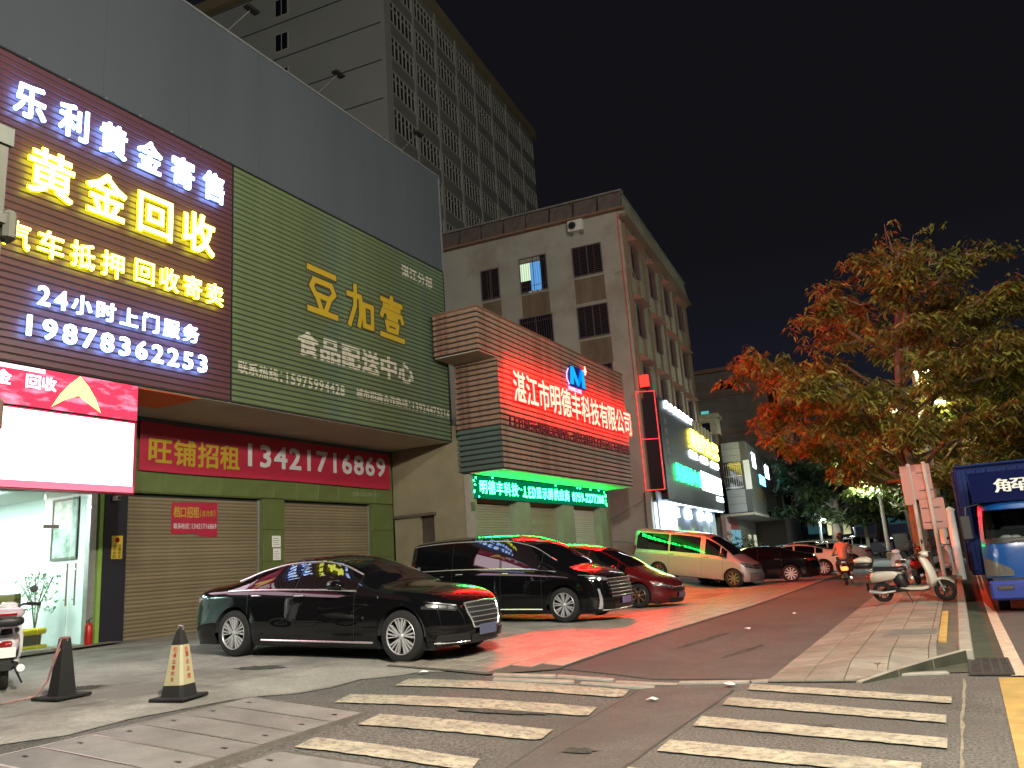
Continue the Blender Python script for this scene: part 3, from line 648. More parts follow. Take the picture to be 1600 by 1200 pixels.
box('head_rail',M['steel'],GSH,2,10.7,-.05,.02,3.55,3.62)
gd=empty('glass_door',(-16,0,0),R90,label='frameless glass door with tall steel pull handles',cat='door')
box('glass_pane',gl,gd,9.72,10.28,-.02,-.01,.5,2.82); box('glass_pane',gl,gd,10.3,10.69,-.02,-.01,.5,3.5)
MB().box(9.68,10.0,-.05,.01,2.83,2.9).obj('patch_fitting',M['steel'],gd)
for xx in (10.2,10.38): MB().tube([(xx,-.09,1.28),(xx,-.09,2.12)],.018).tube([(xx,-.09,1.4),(xx,-.01,1.4)],.012).tube([(xx,-.09,2.0),(xx,-.01,2.0)],.012).obj('pull_handle',M['chrome'],gd)
gd2=empty('reception_desk',(-17.2,9.3,.46),R90,label='wood topped grey reception desk inside the glass shop',cat='desk')
MB().box(-2.2,.62,0,.6,.55,1.1).obj('top_panel',mat('desk_wood',(.42,.3,.16),.5,var=.15,stretch=(1,8,8)),gd2)
MB().box(-2.2,.62,.005,.6,0,.548).obj('lower_panel',mat('desk_grey',(.25,.26,.26),.5),gd2)
MB().box(.622,.75,-.02,.62,0,1.13).obj('end_panel',mat('desk_brown',(.12,.08,.05),.5),gd2)
fig=empty('golden_figurine',(-17.5,9.55,1.60),0,label='golden lucky figurine standing on the reception desk',cat='figurine')
Mg=mat('gold_glaze',(.85,.6,.03),.25,.3)
MB().loft([(-.0,.05,.1,.05),(.0,.12,.11,.06)],12).obj('base',Mg,fig)
def blob(parent,name,m,pts):  # sphere cluster
    mb=MB()
    for (x,y,z,r,s) in pts:
        pr=[(r*math.sin(PI*i/8),-r*s*math.cos(PI*i/8)) for i in range(9)]
        mb.lathe(pr,14,'z',(x,y,z))
    return mb.obj(name,m,parent,smooth=True)
blob(fig,'body',Mg,[(0,0,.2,.13,1.1),(.0,.09,.22,.06,1),(0,-.09,.24,.06,1)]); blob(fig,'head',Mg,[(0.02,0,.4,.085,1),(0,.05,.48,.03,1),(0,-.05,.48,.03,1)])
of=empty('yellow_bench',(-16.7,9.2,.46),R90,label='low bench with bright yellow cushions inside the glass front',cat='bench')
MB().bbox(-1.0,1.0,-.25,.2,.3,.42,.03).obj('seat',mat('yellow_cushion',(.85,.6,.02),.5),of); MB().bbox(-1.0,1.0,-.3,.22,.0,.1,.03).obj('base',bpy.data.materials['yellow_cushion'],of)
MB().box(-.9,.9,-.2,.18,.1,.3).obj('frame',mat('bench_brown',(.1,.07,.04),.6),of)
pf=empty('framed_picture',(-16.85,10.70,0),0,label='tall framed landscape picture on the side wall of the glass shop',cat='picture')
MB().box(-.42,.42,0,.015,2.28,3.5).obj('print',mat('picture_print',(.35,.42,.36),.6,var=.7,scale=3),pf)
MB().box(-.46,.46,-.02,0,3.5,3.55).box(-.46,.46,-.02,0,2.23,2.28).box(-.46,-.42,-.02,0,2.28,3.5).box(.42,.46,-.02,0,2.28,3.5).obj('frame',mat('frame_brown',(.09,.07,.05),.4),pf)
pl_=empty('potted_plant',(-16.9,10.2,.46),0,label='leafy indoor plant behind the glass door',cat='plant')
MB().lathe([(.0,0),(.12,0),(.16,.4),(.14,.4),(0,.36)],16,'z').obj('pot',M['white_plastic'],pl_)
mb=MB()
for k in range(9): t=k*.7; mb.tube([(0,0,.35),(.08*math.cos(t),.08*math.sin(t),.9),(.32*math.cos(t),.3*math.sin(t),1.35+.1*math.sin(k))],.008,5)
mb.obj('stems',mat('stem',(.07,.09,.03),.7),pl_)
mb=MB()
for k in range(130):
    t=random.uniform(0,2*PI); r=random.uniform(.05,.5); z=1.0+random.uniform(-.15,.6)-r*.3; a=random.uniform(0,2*PI); L=.11; x,y=r*math.cos(t),r*math.sin(t)*.8
    dx,dy=math.cos(a)*L,math.sin(a)*L
    mb.add([(x,y,z),(x+dx*.5-dy*.25,y+dy*.5+dx*.25,z-.02),(x+dx,y+dy,z-.07),(x+dx*.5+dy*.25,y+dy*.5-dx*.25,z-.02)],[(0,1,2,3)])
mb.obj('leaves',mat('leaf_pale',(.1,.22,.07),.5),pl_)
fe=empty('fire_extinguisher',(-15.75,10.62,.45),0,label='red fire extinguisher standing at the foot of the door jamb',cat='fire extinguisher')
MB().lathe([(0,0),(.07,0),(.075,.02),(.075,.38),(.05,.45),(.02,.47),(0,.47)],18,'z').obj('cylinder',mat('ext_red',(.4,.015,.012),.3),fe,smooth=True)
MB().tube([(0,0,.46),(0,0,.52),(.09,0,.55)],.012).tube([(0,0,.5),(-.09,0,.5),(-.1,0,.3)],.01).obj('valve',M['black'],fe)
# ---------- side wall between the shops and the electronics shop
CW=empty('electronics_shop',(0,0,0),label='low shop block with cream side wall and grey green piers under the red sign',cat='building')
wy=21.3
MB().box(-15.95,-14.95,wy,wy+.3,.2,3.15).obj('wall',M['cream'],CW)
mb=MB().box(-15.98,-13.22,wy+.0,wy+.3,3.2,5.5).box(-14.4,-13.22,wy,wy+.3,.2,3.2); mb.obj('side_wall',M['cream'],CW)
MB().box(-16.0,-13.3,wy+.3,33,5.2,6.0).obj('roof',M['cream'],CW)
box('side_door',mat('dark_door',(.06,.045,.035),.6,var=.2,scale=3),CW,-14.95,-14.4,wy+.12,wy+.2,.2,3.2)
box('door_hood',mat('hood_brown',(.1,.08,.055),.7,var=.3,scale=4),CW,-15.95,-14.3,wy-.1,wy-.003,3.18,3.27)
MB().box(-13.2,-13.0,wy-.02,wy+.2,.1,4.33).obj('corner_post',mat('post_grey',(.3,.27,.24),.6,var=.1),CW)
Mp=mat('pier_paint',(.24,.27,.19),.6,var=.1,scale=2)
for a,b in ((21.52,21.72),(24.42,25.4),(28.05,29.15),(31.85,32.6)): MB().box(-13.34,-13.04,a,b,.1,3.6).obj('pier',Mp,CW)
MB().box(-13.5,-13.35,21.4,32.6,3.5,5.2).obj('header',Mp,CW)
MB().box(-15.98,-13.6,32.6,33,.1,6).box(-13.6,-13.02,32.62,32.9,.1,4.3).obj('end_wall',M['cream'],CW)
box('conduit_box',M['greentile'],CW,-13.0,-12.95,21.3,21.5,3.2,3.45)
for k,(a,b,lab) in enumerate(((21.76,24.38,'left of three pale shutters under the green LED band'),(25.44,28.0,'middle of three pale shutters under the green LED band'),(29.2,31.8,'right of three pale shutters under the green LED band, whitest of them'))):
    s=empty('roller_shutter',(-13.34,0,0),R90,label=lab,cat='roller shutter'); shutter(s,a,b,.03,.15,3.55,M['shutter2'] if k<2 else mat('white_shutter_slat',(.6,.6,.56),.4,.2,rnd=.04))
# green LED band
LB=empty('green_led_band',(-13.0,0,0),R90,label='narrow scrolling green LED band with bright characters under the red sign box',cat='screen')
box('casing',M['black'],LB,21.3,32.66,.012,.1,3.58,4.32)
for k in range(16): box('pixel_row',emit('green_band',(.0,.20,.075),1.0) if k==0 else bpy.data.materials['green_band'],LB,21.33,32.63,.0,.011,3.60+k*.0444,3.60+k*.0444+.038)
text(LB,'明德丰科技',21.85,24.5,3.74,4.2,-.012,E_green,.012,cw=.85); text(LB,'LED显示屏供应商',24.9,28.75,3.72,4.16,-.012,E_green,.012,cw=.85); text(LB,'0759-2277288',29.0,32.3,3.74,4.12,-.012,E_green,.018)
mb=MB()
for k in range(26):
    x=random.choice([random.uniform(21.36,21.8),random.uniform(24.5,24.9),random.uniform(32.3,32.6),random.uniform(21.4,32.6)]); z=random.uniform(3.62,4.28)
    if 21.8<x<32.3 and not(24.5<x<24.9): z=random.choice([3.63,4.27])
    mb.box(x,x+.05,-.008,-.004,z,z+.05)
mb.obj('pixel_dots',E_green,LB,kind='stuff')
# red sign box: lower box and longer upper band
RS=empty('red_lit_sign_box',(-11.75,0,0),R90,label='projecting box of weathered beige slats with twelve red glowing characters and a blue emblem',cat='sign')
MB().box(21.3,32.68,.02,1.55,4.36,9.3).box(20.2,21.3,.02,1.6,7.95,9.36).obj('core',M['dark'],RS)
slats(RS,21.3,32.68,0,4.36,.17,21,M['slat_w'])
dband=slats(RS,20.18,32.68,0,7.93,.17,8,M['slat_w'])
# side faces (facing the camera) : slats rotated
M['slat_side']=mat('rusty_red_lit_slat',(.26,.165,.115),.55,var=.15,scale=2,stain=(.12,.035,.03),sscale=1.1)  # rust stain, plus a red-brown lit tone put into the colour
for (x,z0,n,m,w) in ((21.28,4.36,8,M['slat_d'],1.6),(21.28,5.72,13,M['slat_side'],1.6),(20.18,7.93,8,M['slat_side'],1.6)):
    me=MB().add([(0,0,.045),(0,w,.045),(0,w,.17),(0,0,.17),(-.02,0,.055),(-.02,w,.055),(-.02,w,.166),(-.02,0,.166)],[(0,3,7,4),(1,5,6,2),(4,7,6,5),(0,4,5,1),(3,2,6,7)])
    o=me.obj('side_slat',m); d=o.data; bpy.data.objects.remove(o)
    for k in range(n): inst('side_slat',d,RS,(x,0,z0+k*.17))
MB().box(20.2,21.3,.0,1.6,7.9,7.928).box(21.3,32.66,.0,1.2,4.33,4.357).obj('soffit',M['soffit'],RS)
MB().box(20.16,32.7,-.03,1.62,9.3,9.36).obj('top_trim',mat('rusty_trim',(.16,.09,.06),.7,var=.3,scale=3),RS)
text(RS,'湛江市明德丰科技有限公司',21.95,32.75,6.52,7.62,-.14,E_red,.02,.04,m2=B_red)
text(RS,'LED显示屏批发零售、湛江科技LED大屏工程安装',21.75,32.6,5.7,6.12,-.05,M['txt_dead'],.022,.02)
# blue emblem
Eb=emit('blue_led',(.0,.2,1),1.6); Ec=emit('cyan_led',(.01,.45,1),1.15); Ew2=emit('lilac_led',(.75,.45,1),2)
def poly(parent,name,m,pts,y,th=.04):
    n=len(pts); v=[(p[0],y-th,p[1]) for p in pts]+[(p[0],y,p[1]) for p in pts]
    return mk(name,v,[tuple(range(n))]+[((i+1)%n,i,n+i,n+(i+1)%n) for i in range(n)],m,parent)
poly(RS,'emblem_backing',mat('emblem_blue',(.01,.02,.3),.4),[(26.62,7.84),(26.75,8.66),(28.0,8.72),(28.15,7.86)],-.07,.02)
poly(RS,'emblem_left_bar',Ec,[(26.7,7.93),(26.84,8.62),(27.05,8.62),(26.96,7.93)],-.1); poly(RS,'emblem_peak',Ec,[(27.05,8.62),(27.42,8.1),(27.36,7.93),(27.02,8.35)],-.1)
poly(RS,'emblem_peak',Eb,[(27.42,8.1),(27.78,8.64),(27.8,8.36),(27.48,7.93),(27.36,7.93)],-.1); poly(RS,'emblem_right_bar',Ec,[(27.78,8.64),(27.96,8.66),(28.08,7.93),(27.84,7.93)],-.1)
MB().tube([(26.62,-.1,8.5),(26.45,-.1,8.3),(26.42,-.1,8.1),(26.6,-.1,7.88)],.025,6).obj('emblem_arc',Ew2,RS)
poly(RS,'emblem_spark',emit('spark',(1,.12,.08),12),[(28.2,8.5),(28.24,8.62),(28.36,8.66),(28.24,8.7),(28.2,8.86),(28.16,8.7),(28.06,8.66),(28.16,8.62)],-.1)
text(RS,'MING-DE',26.5,27.7,7.66,7.82,-.1,Ew2,.02,.02)
# ---------- beige corner building, rotated
A=rad(-5.3)
BB=empty('apartment_building',(-13.37,39.59,0),R90-A,label='five storey cream apartment building with stained gable wall and barred windows',cat='building')
Mb=mat('beige_wall',(.36,.34,.29),.85,var=.12,scale=.35,stain=(.28,.245,.19),sscale=.22)
Mbf=mat('street_front_wall',(.36,.34,.22),.85,var=.15,scale=.5,stain=(.24,.2,.13),sscale=.3)
Mst=mat('rust_stain',(.16,.115,.075),.9,var=.3,scale=1.5,stretch=(1,1,.25))
Ld,Lg=18.1,12.3   # street length (local x), gable depth (local y)
MB().box(0.02,Ld,.02,Lg+6,0,19.6).obj('core',Mb,BB)
Mw=mat('night_glass',(.012,.013,.02),.08); Mfr=mat('window_frame',(.16,.14,.13),.5); Mbar=mat('rust_bars',(.12,.06,.05),.6,var=.2)
M['lit_blue']=emit('lit_window_blue',(.12,.38,.8),.95); M['lit_white']=emit('lit_window_white',(.62,.8,.55),1.2)
# gable skin (faces -x local) at x=0
box('gable_wall',Mb,BB,-.02,.0,0,Lg+6,0,20.3)
def gwin(y0,y1,z0,z1,lit=False,bars=0,lab=None):
    w=MB().box(-.1,-.02,y0-.05,y0,z0-.05,z1+.05).box(-.1,-.02,y1,y1+.05,z0-.05,z1+.05).box(-.1,-.02,y0,y1,z1,z1+.05).box(-.12,-.02,y0,y1,z0-.05,z0).box(-.07,-.03,(y0+y1)/2-.02,(y0+y1)/2+.02,z0,z1).obj('window',Mfr,BB)
    if lit:
        y3=y0+(y1-y0)*.22; y2=y0+(y1-y0)*.62; y25=y0+(y1-y0)*.62
        MB().box(-.035,-.025,y0,y3,z0,z1).obj('pane',Mw,w); MB().box(-.035,-.025,y3+.01,y2,z0,z1-.3).obj('pane',M['lit_blue'],w); MB().box(-.035,-.025,y2+.01,y1,z0+.7,z1-.3).obj('pane',M['lit_white'],w)
        MB().box(-.035,-.025,y2+.01,y1,z0,z0+.68).obj('pane',Mw,w)
        for q in range(3): MB().box(-.2,-.15,y3+q*.3,y3+.16+q*.3,z0-.12,z0-.02).obj('hanging_item',M['paper'],w)
    else: MB().box(-.035,-.025,y0,y1,z0,z1).obj('pane',Mw,w)
    if bars:
        mb=MB()
        if bars>0:
            for q in range(int((y1-y0)/.14)): mb.box(-.16,-.145,y0+.07+q*.14,y0+.085+q*.14,z0,z1)
            mb.box(-.165,-.14,y0,y1,z0+.3,z0+.32).box(-.165,-.14,y0,y1,z1-.3,z1-.28)
        else:
            for q in range(int((z1-z0)/.12)): mb.box(-.16,-.145,y0,y1,z0+.05+q*.12,z0+.065+q*.12)
            mb.box(-.165,-.14,y0+.4,y0+.42,z0,z1).box(-.165,-.14,y1-.42,y1-.4,z0,z1)
        mb.obj('grille',Mbar,w)
    box('stained_spandrel',Mst,BB,-.026,-.021,y0-.05,y1+.05,z0-1.6,z0-.16)
gwin(1.3,2.95,16.95,18.65,bars=-1); gwin(4.6,6.2,16.65,18.7,lit=True,bars=1); gwin(7.6,8.7,16.7,18.5,bars=-1)
gwin(1.25,2.95,13.35,15.1,bars=-1); gwin(4.5,6.45,13.3,15.1,bars=1); gwin(7.6,8.7,13.3,15.0,bars=-1)
gwin(1.3,2.9,9.9,11.7,bars=1); gwin(4.6,6.3,9.9,11.7,bars=1)
# mansard parapet on gable and street side
Mpar=mat('parapet_tile',(.13,.10,.085),.7,var=.3,scale=3); Mcor=mat('cornice_brown',(.22,.13,.085),.7,var=.2)
MB().box(-.35,.0,-.3,Lg+6,20.3,20.42).box(-.4,Ld+.3,-.4,-.0,19.75,19.95).obj('cornice',Mcor,BB)
for k in range(9):
    y0=-.2+k*1.45
    mk('parapet_panel',[(-.28,y0+.04,20.43),(-.28,y0+1.38,20.43),(-.02,y0+1.38,21.4),(-.02,y0+.04,21.4),(.1,y0+.04,20.43),(.1,y0+1.38,20.43),(.1,y0+1.38,21.4),(.1,y0+.04,21.4)],[(0,3,2,1),(3,7,6,2),(0,4,7,3),(1,2,6,5)],Mpar,BB)
MB().box(-.2,.2,-.25,Lg+4,21.41,21.5).obj('parapet_rail',mat('rail_grey',(.2,.19,.17),.6,var=.3,scale=3),BB)
for k in range(12):
    x0=.1+k*1.5
    mk('parapet_panel',[(x0,-.32,19.96),(x0+1.44,-.32,19.96),(x0+1.44,-.05,21.45),(x0,-.05,21.45),(x0,.15,19.96),(x0+1.44,.15,19.96),(x0+1.44,.15,21.45),(x0,.15,21.45)],[(0,1,2,3),(3,2,6,7),(0,3,7,4),(1,5,6,2)],Mbf,BB)
MB().box(0,Ld+.1,-.15,.3,21.46,21.56).obj('parapet_rail',bpy.data.materials['rail_grey'],BB)
# street front
box('street_wall',Mbf,BB,0,Ld,-.0,.018,4,19.74)
for k in range(9): box('pilaster',Mcor,BB,.35+k*2.1,.47+k*2.1,-.12,-.001,9.6,19.74)
for c in range(4):
    for r in range(4):
        x0=1.35+c*4.25; z1=18.75-r*3.5
        if z1<10: continue
        w=MB().box(x0-.05,x0,-.06,-.002,z1-1.9,z1).box(x0+1.4,x0+1.45,-.06,-.002,z1-1.9,z1).box(x0,x0+1.4,-.06,-.002,z1-.05,z1).box(x0,x0+1.4,-.06,-.002,z1-1.9,z1-1.85).box(x0+.68,x0+.72,-.05,-.002,z1-1.85,z1-.05).obj('window',Mfr,BB)
        box('pane',Mw,w,x0+.001,x0+1.399,-.03,-.004,z1-1.85,z1-.051)
        mb=MB()
        for q in range(11): mb.box(x0+.06+q*.125,x0+.075+q*.125,-.17,-.155,z1-1.85,z1-.05)
        for q in range(3): mb.box(x0,x0+1.4,-.175,-.15,z1-1.8+q*.85,z1-1.78+q*.85)
        mb.obj('grille',Mbar,w)
        hd=mk('hood',[(x0-.25,-.005,z1+.55),(x0+1.65,-.005,z1+.55),(x0+1.65,-.55,z1+.12),(x0-.25,-.55,z1+.12),(x0-.25,-.005,z1+.1),(x0+1.65,-.005,z1+.1)],[(3,2,1,0),(0,4,3),(2,5,1),(3,4,5,2)],mat('hood_tile',(.28,.13,.09),.7,var=.2) if c==0 and r==0 else bpy.data.materials['hood_tile'],BB)
# air conditioner on gable
AC=empty('air_conditioner',(-13.37,39.59,0),R90-A,label='white air conditioner unit with streaks below, mounted high on the gable wall',cat='air conditioner')
MB().bbox(-.45,-.08,2.1,3.0,19.55,20.2,.02).obj('case',M['white_plastic'],AC)
MB().lathe([(.22,0),(.24,-.02),(.26,0)],20,'x',(-.451,2.72,19.88)).obj('fan_ring',M['steel'],AC); MB().lathe([(.0,-.004),(.21,-.004),(.21,0)],20,'x',(-.455,2.72,19.88)).obj('fan',M['black'],AC)
MB().box(-.4,-.02,2.2,2.25,19.4,19.55).box(-.4,-.02,2.8,2.85,19.4,19.55).obj('bracket',M['steel'],AC)
# wires and pipe on the gable foot
mb=MB().tube([(-13.6,39.2,0.3),(-13.55,39.3,4.6)],.03,6).tube([(-16.2,33.1,3.2),(-14.8,36,2.95),(-13.6,39.2,4.2)],.015,5).tube([(-16.0,33.1,2.2),(-14.8,36,2.3),(-13.8,39.2,2.0)],.012,5)
o=mb.obj('wall_cables',M['black']); tag(o,'black cables sagging across the green lit foot of the gable wall',"cables")
o=MB().tube([(-13.9,39.3,16.6),(-12.9,39.0,16.75),(-13.6,44,15.6)],.02,5).obj('roof_cable',mat('pale_cable',(.35,.32,.26),.6)); tag(o,'pale cable drawn round the corner of the apartment building below the top windows','cable')
tmp=MB().box(-16,-13.8,33.02,33.3,.2,3.4).box(-22,-16.0,33.3,33.6,.2,5)
yw=tmp.obj('yard_wall',M['cream']); tag(yw,'cream yard wall closing the gap beside the last pale shutter','wall')
# ---------- car repair sign block on the street front
P0=(-12.62,39.9)
CS=empty('repair_shop_sign',(*P0,0),R90-A,label='dark grey sign block on the street front with yellow and green glowing characters',cat='sign')
Mdk=mat('dark_alu_panel',(.055,.055,.053),.45,.2,var=.1)
MB().box(1.3,19.3,.05,.7,4.2,9.75).obj('core',Mdk,CS)
for i in range(9):
    for j in range(4): box('panel',Mdk,CS,.61+i*2.08+.006,.61+(i+1)*2.08-.006,.0,.048,4.2+j*1.39+.006,4.2+(j+1)*1.39-.006)
text(CS,'湛江市汽修厂',0,0.01,0,0.01,.3,Mdk) if False else None
for k in range(7): text(CS,'湛江美恒汽修厂'[k],2.05+k*1.2,2.75+k*1.2,9.28,9.72,-.06,emit('white_small_led',(.8,.9,1),14) if k==0 else bpy.data.materials['white_small_led'],.05,.03)
for k in range(6): box('unlit_fin',M['soffit'],CS,10.5+k*1.2,10.75+k*1.2,-.12,-.001,9.0,9.7)
E_y2=emit('yellow_led_far',(1,.85,.06),14); E_w2=emit('white_led_far',(.8,.92,1),9); E_g2=emit('green_led_far',(.02,1,.22),9)
text(CS,'美恒汽车',8.2,16.0,7.72,8.98,-.08,E_y2,.035,.04); text(CS,'维修',16.4,19.0,8.4,8.95,-.08,E_y2,.035,.04); text(CS,'服务',16.4,19.0,7.78,8.3,-.08,E_y2,.035,.04)
for s,a in (('钣金',7.7),('喷漆',11.4),('保养',15.2)): text(CS,s,a,a+(2.6 if a<15 else 3.4),7.08,7.55,-.06,E_w2,.06,.03)
text(CS,'美恒维修中心',2.8,10.6,5.32,6.35,-.07,E_g2,.035,.03)
for i in range(5): text(CS,'旗舰店'[i%3],1.4,2.1,8.3-i*.55,8.7-i*.55,-.02,M['soffit'],.02)
LS=empty('repair_shop_screen',(*P0,0),R90-A,label='large white lit price screen on the right of the dark sign block',cat='screen')
for j in range(3): box('display',E_w2,LS,11.0,19.0,-.05,-.01,5.28+j*.42,5.65+j*.42)
box('frame',M['black'],LS,10.95,19.05,-.0099,-.002,5.24,6.56)
LS2=empty('small_lit_sign',(*P0,0),R90-A,label='small white lit sign at the lower right corner of the dark sign block',cat='sign'); box('display',E_w2,LS2,16.3,19.1,-.05,-.01,4.78,5.1); box('frame',M['black'],LS2,16.25,19.15,-.0099,-.002,4.74,5.14)
# red neon frame on the near side of the block
NF=empty('red_neon_frame',(0,0,0),label='tall vertical frame outlined by thin red neon tubes between gable and dark sign block',cat='neon frame')
E_n=emit('red_neon',(1,.04,.04),2.2)
def W_(x,y,z,P=P0):  # local -> world on the rotated front
    return (P[0]+x*math.sin(A)-y*math.cos(A), P[1]+x*math.cos(A)+y*math.sin(A), z)
c1=[(-13.5,39.45,z) for z in (20.2,10.0)]
MB().tube(c1,.015,6).obj('red_glow_tube',emit('red_reflection_glow',(1,.03,.03),.35),NF)  # red reflection along the gable corner, drawn as a dim glowing tube
MB().tube([(-13.5,39.45,9.9),(-13.5,39.45,4.7)],.018,6).obj('red_glow_tube',E_n,NF)
for (a,b) in (((-12.66,39.95,9.9),(-12.66,39.95,4.7)),((-13.5,39.45,9.9),(-12.66,39.95,9.9)),((-13.5,39.45,7.35),(-12.66,39.95,7.35)),((-13.5,39.45,4.7),(-12.66,39.95,4.7))): MB().tube([a,b],.022,6).obj('red_glow_tube',E_n,NF)
MB().box(-13.5,-12.66,39.96,40.2,4.7,9.9).obj('recess_panel',mat('maroon_panel',(.018,.012,.02),.5),NF)
rl=empty('red_lantern_box',(-13.0,39.6,10.1),0,label='small slatted red glowing box on top of the neon frame',cat='lamp box')
for k in range(6): box('slat',emit('red_box',(1,.03,.02),3) if k==0 else bpy.data.materials['red_box'],rl,-.22+k*.075,-.18+k*.075,-.15,.15,0,.65)
MB().box(-.24,.24,-.16,.16,-.04,-.002).obj('base',M['black'],rl)
# white lit shop under the block
WS2=empty('lit_repair_shop',(*P0,0),R90-A,label='blue white lit shopfront with square light boxes under the dark sign block',cat='shop')
Mblue=mat('pale_blue_panel',(.42,.5,.62),.5)
MB().box(0.3,19.3,.75,1.0,0,4.15).obj('wall',Mblue,WS2); MB().box(.3,19.3,.02,.75,4.1,4.19).obj('soffit',Mblue,WS2)
box('side_panel',Mblue,WS2,-.55,.28,.3,.4,2.0,4.6)
box('light_box',E_w2,WS2,-.6,2.6,.12,.2,2.45,4.0)
for a in (4.5,8.2,12.4,15.6): box('light_box',E_w2,WS2,a,a+1.4,.6,.68,3.45,3.98)
for a in (5.0,9.2,13.2,16.6):
    d=box('door',mat('lit_doorway%d'%a,(.5,.56,.5),.4),WS2,a,a+1.7,.66,.74,.1,3.1); 
    box('doorway_glow',emit('doorway_glow%d'%a,(.55,.85,.7),.7),d,a+.15,a+.85,.63,.655,.3,2.9)
box('soffit_light',E_w2,WS2,.6,19,.1,.16,4.07,4.095)
# planter shrub near doors
# ---------- slatted sign building (second block)
SX=empty('slatted_sign_block',(-12.8,61.4,0),R90-A,label='projecting two storey block with horizontal louvres, a barred window and small blue white signs',cat='building')
Mlouv=mat('grey_louvre',(.17,.165,.13),.5,.2,var=.1); Msd=mat('pale_side_panel',(.26,.27,.27),.5,rnd=.08)
MB().box(.03,19.5,.03,1.8,4.05,9.45).obj('core',M['dark'],SX)
for k in range(34): box('louvre',Mlouv,SX,.0,19.3,-.03,.025,4.08+k*.158,4.08+k*.158+.1)
for j,(z0,z1) in enumerate(((4.1,4.7),(4.72,5.25),(5.27,5.8),(7.9,8.4),(8.42,8.9),(8.92,9.4))): box('side_panel',Msd,SX,-.02,.028,.45,1.8,z0,z1)
box('side_panel_dark',mat('charcoal_panel',(.05,.05,.05),.5),SX,-.021,.028,.0,.44,4.1,9.4)
w=box('barred_window',Mw,SX,.0,.03,.5,1.8,5.85,7.85)
for q in range(9): box('bar',M['steel'],w,-.12,-.1,.5+q*.16,.515+q*.16,5.85,7.85)
for q in range(3): box('bar',M['steel'],w,-.12,-.1,.5,1.8,5.95+q*.85,5.98+q*.85)
w2=MB().box(-.03,.02,-.12,.32,5.75,7.95).obj('bay_frame',M['paper'],SX)
MB().box(0,19.6,-.05,2.5,3.85,4.04).obj('soffit',M['soffit'],SX)
for nm,lab,x0,x1,z0,z1,e in (('blue_white_sign','upper white blue sign on the louvred block',2.6,4.6,7.6,8.8,(.75,.85,1)),('blue_white_sign','right hand white blue sign near the far end of the louvred block',11.5,14.5,7.4,8.7,(.7,.8,1)),('cyan_sign','small cyan and white sign lower on the louvred block',6.2,10.2,6.5,7.3,(.1,.6,1)),('corner_sign','white lit sign at the far lower corner of the louvred block',22,24,4.6,5.7,(.75,.9,1))):
    sg=empty(nm,(-12.8,61.4,0),R90-A,label=lab,cat='sign'); box('display',emit(nm+str(x0),e,8),sg,x0,x1,-.12,-.08,z0,z1); box('frame',M['black'],sg,x0-.1,x1+.1,-.079,-.04,z0-.08,z1+.08)
for i,(s) in enumerate(('专业汽车','美容装饰')): text(SX,s,3.5+i*7,9.5+i*7,5.1,6.1,-.045,mat('dull_gold',(.25,.17,.05),.6) if i==0 else bpy.data.materials['dull_gold'],.02)
G2=empty('street_level_shops',(-12.8,61.4,0),R90-A,label='ground floor shops with pale blue doors and a red lintel under the louvred block',cat='shop')
MB().box(0,40,2.4,3.2,0,3.84).obj('wall',mat('dull_wall',(.28,.26,.2),.8,var=.2,scale=1),G2)
box('pillar',mat('yellow_pillar',(.35,.28,.13),.7),G2,-.6,.6,2.0,2.38,0,2.2); box('pink_tiles',mat('pink_tiles',(.35,.2,.17),.6,var=.2,scale=5),G2,-.6,1.6,2.05,2.38,2.22,3.84)
box('red_lintel',mat('red_lintel',(.3,.03,.02),.5),G2,2.0,7.0,2.2,2.38,3.0,3.8)
for a in (2.8,6.2): box('door',emit('blue_door%d'%a,(.22,.5,.62),.75),G2,a,a+2.6,2.3,2.38,.1,2.95)
for a in (14,18,22): box('lit_door',emit('warm_door%d'%a,(.7,.75,.5),.8),G2,a,a+1.6,2.3,2.38,.1,2.6)
# ---------- diagonal tiled building behind
DB=empty('tall_tiled_building',(-14.3,82.5,0),R90-A,label='large dim brown tiled building with ribbed facade behind the louvred block, one cyan lit window',cat='building')
Mdt=mat('brown_tile',(.20,.165,.13),.8,var=.15,scale=1); 
MB().box(.02,30,.02,26,0,19.6).obj('core',Mdt,DB)
for k in range(27): box('rib',Mdt,DB,-.06,.018,.2,26,1+k*.68,1.5+k*.68)
MB().box(-.4,30,-.35,26,19.6,20.0).box(-.25,.01,0,26,16.9,17.3).box(-.25,.01,0,26,13.0,13.3).obj('cornice',Mcor,DB)
w=box('window',Mfr,DB,-.1,-.061,6.0,6.9,14.1,15.7); box('pane',emit('cyan_window',(.1,.55,.55),.9),w,-.12,-.101,6.05,6.85,14.15,15.0); box('pane',bpy.data.materials['cyan_window'],w,-.12,-.101,6.05,6.85,15.08,15.65)
w=box('window',Mfr,DB,-.1,-.061,3.0,4.6,17.6,18.6); box('pane',Mw,w,-.12,-.101,3.05,4.55,17.65,18.55)
CB=empty('pale_column_tower',(-14.05,84,0),R90-A,label='pale plastered corner bay with vertical cream bands beside the tiled building',cat='building')
MB().box(.0,14,-.6,-.36,5.2,19.5).obj('wall',mat('tan_plaster',(.33,.26,.14),.8,var=.25,scale=.4),CB)
for k in range(5): box('band',mat('cream_band',(.5,.47,.36),.7) if k==0 else bpy.data.materials['cream_band'],CB,k*3,k*3+1.1,-.7,-.601,5.2,19.5)
cc=empty('small_column_bay',(-14.6,62.5,0),R90-A,label='small cream attic bay with capitals just above the louvred block',cat='building')
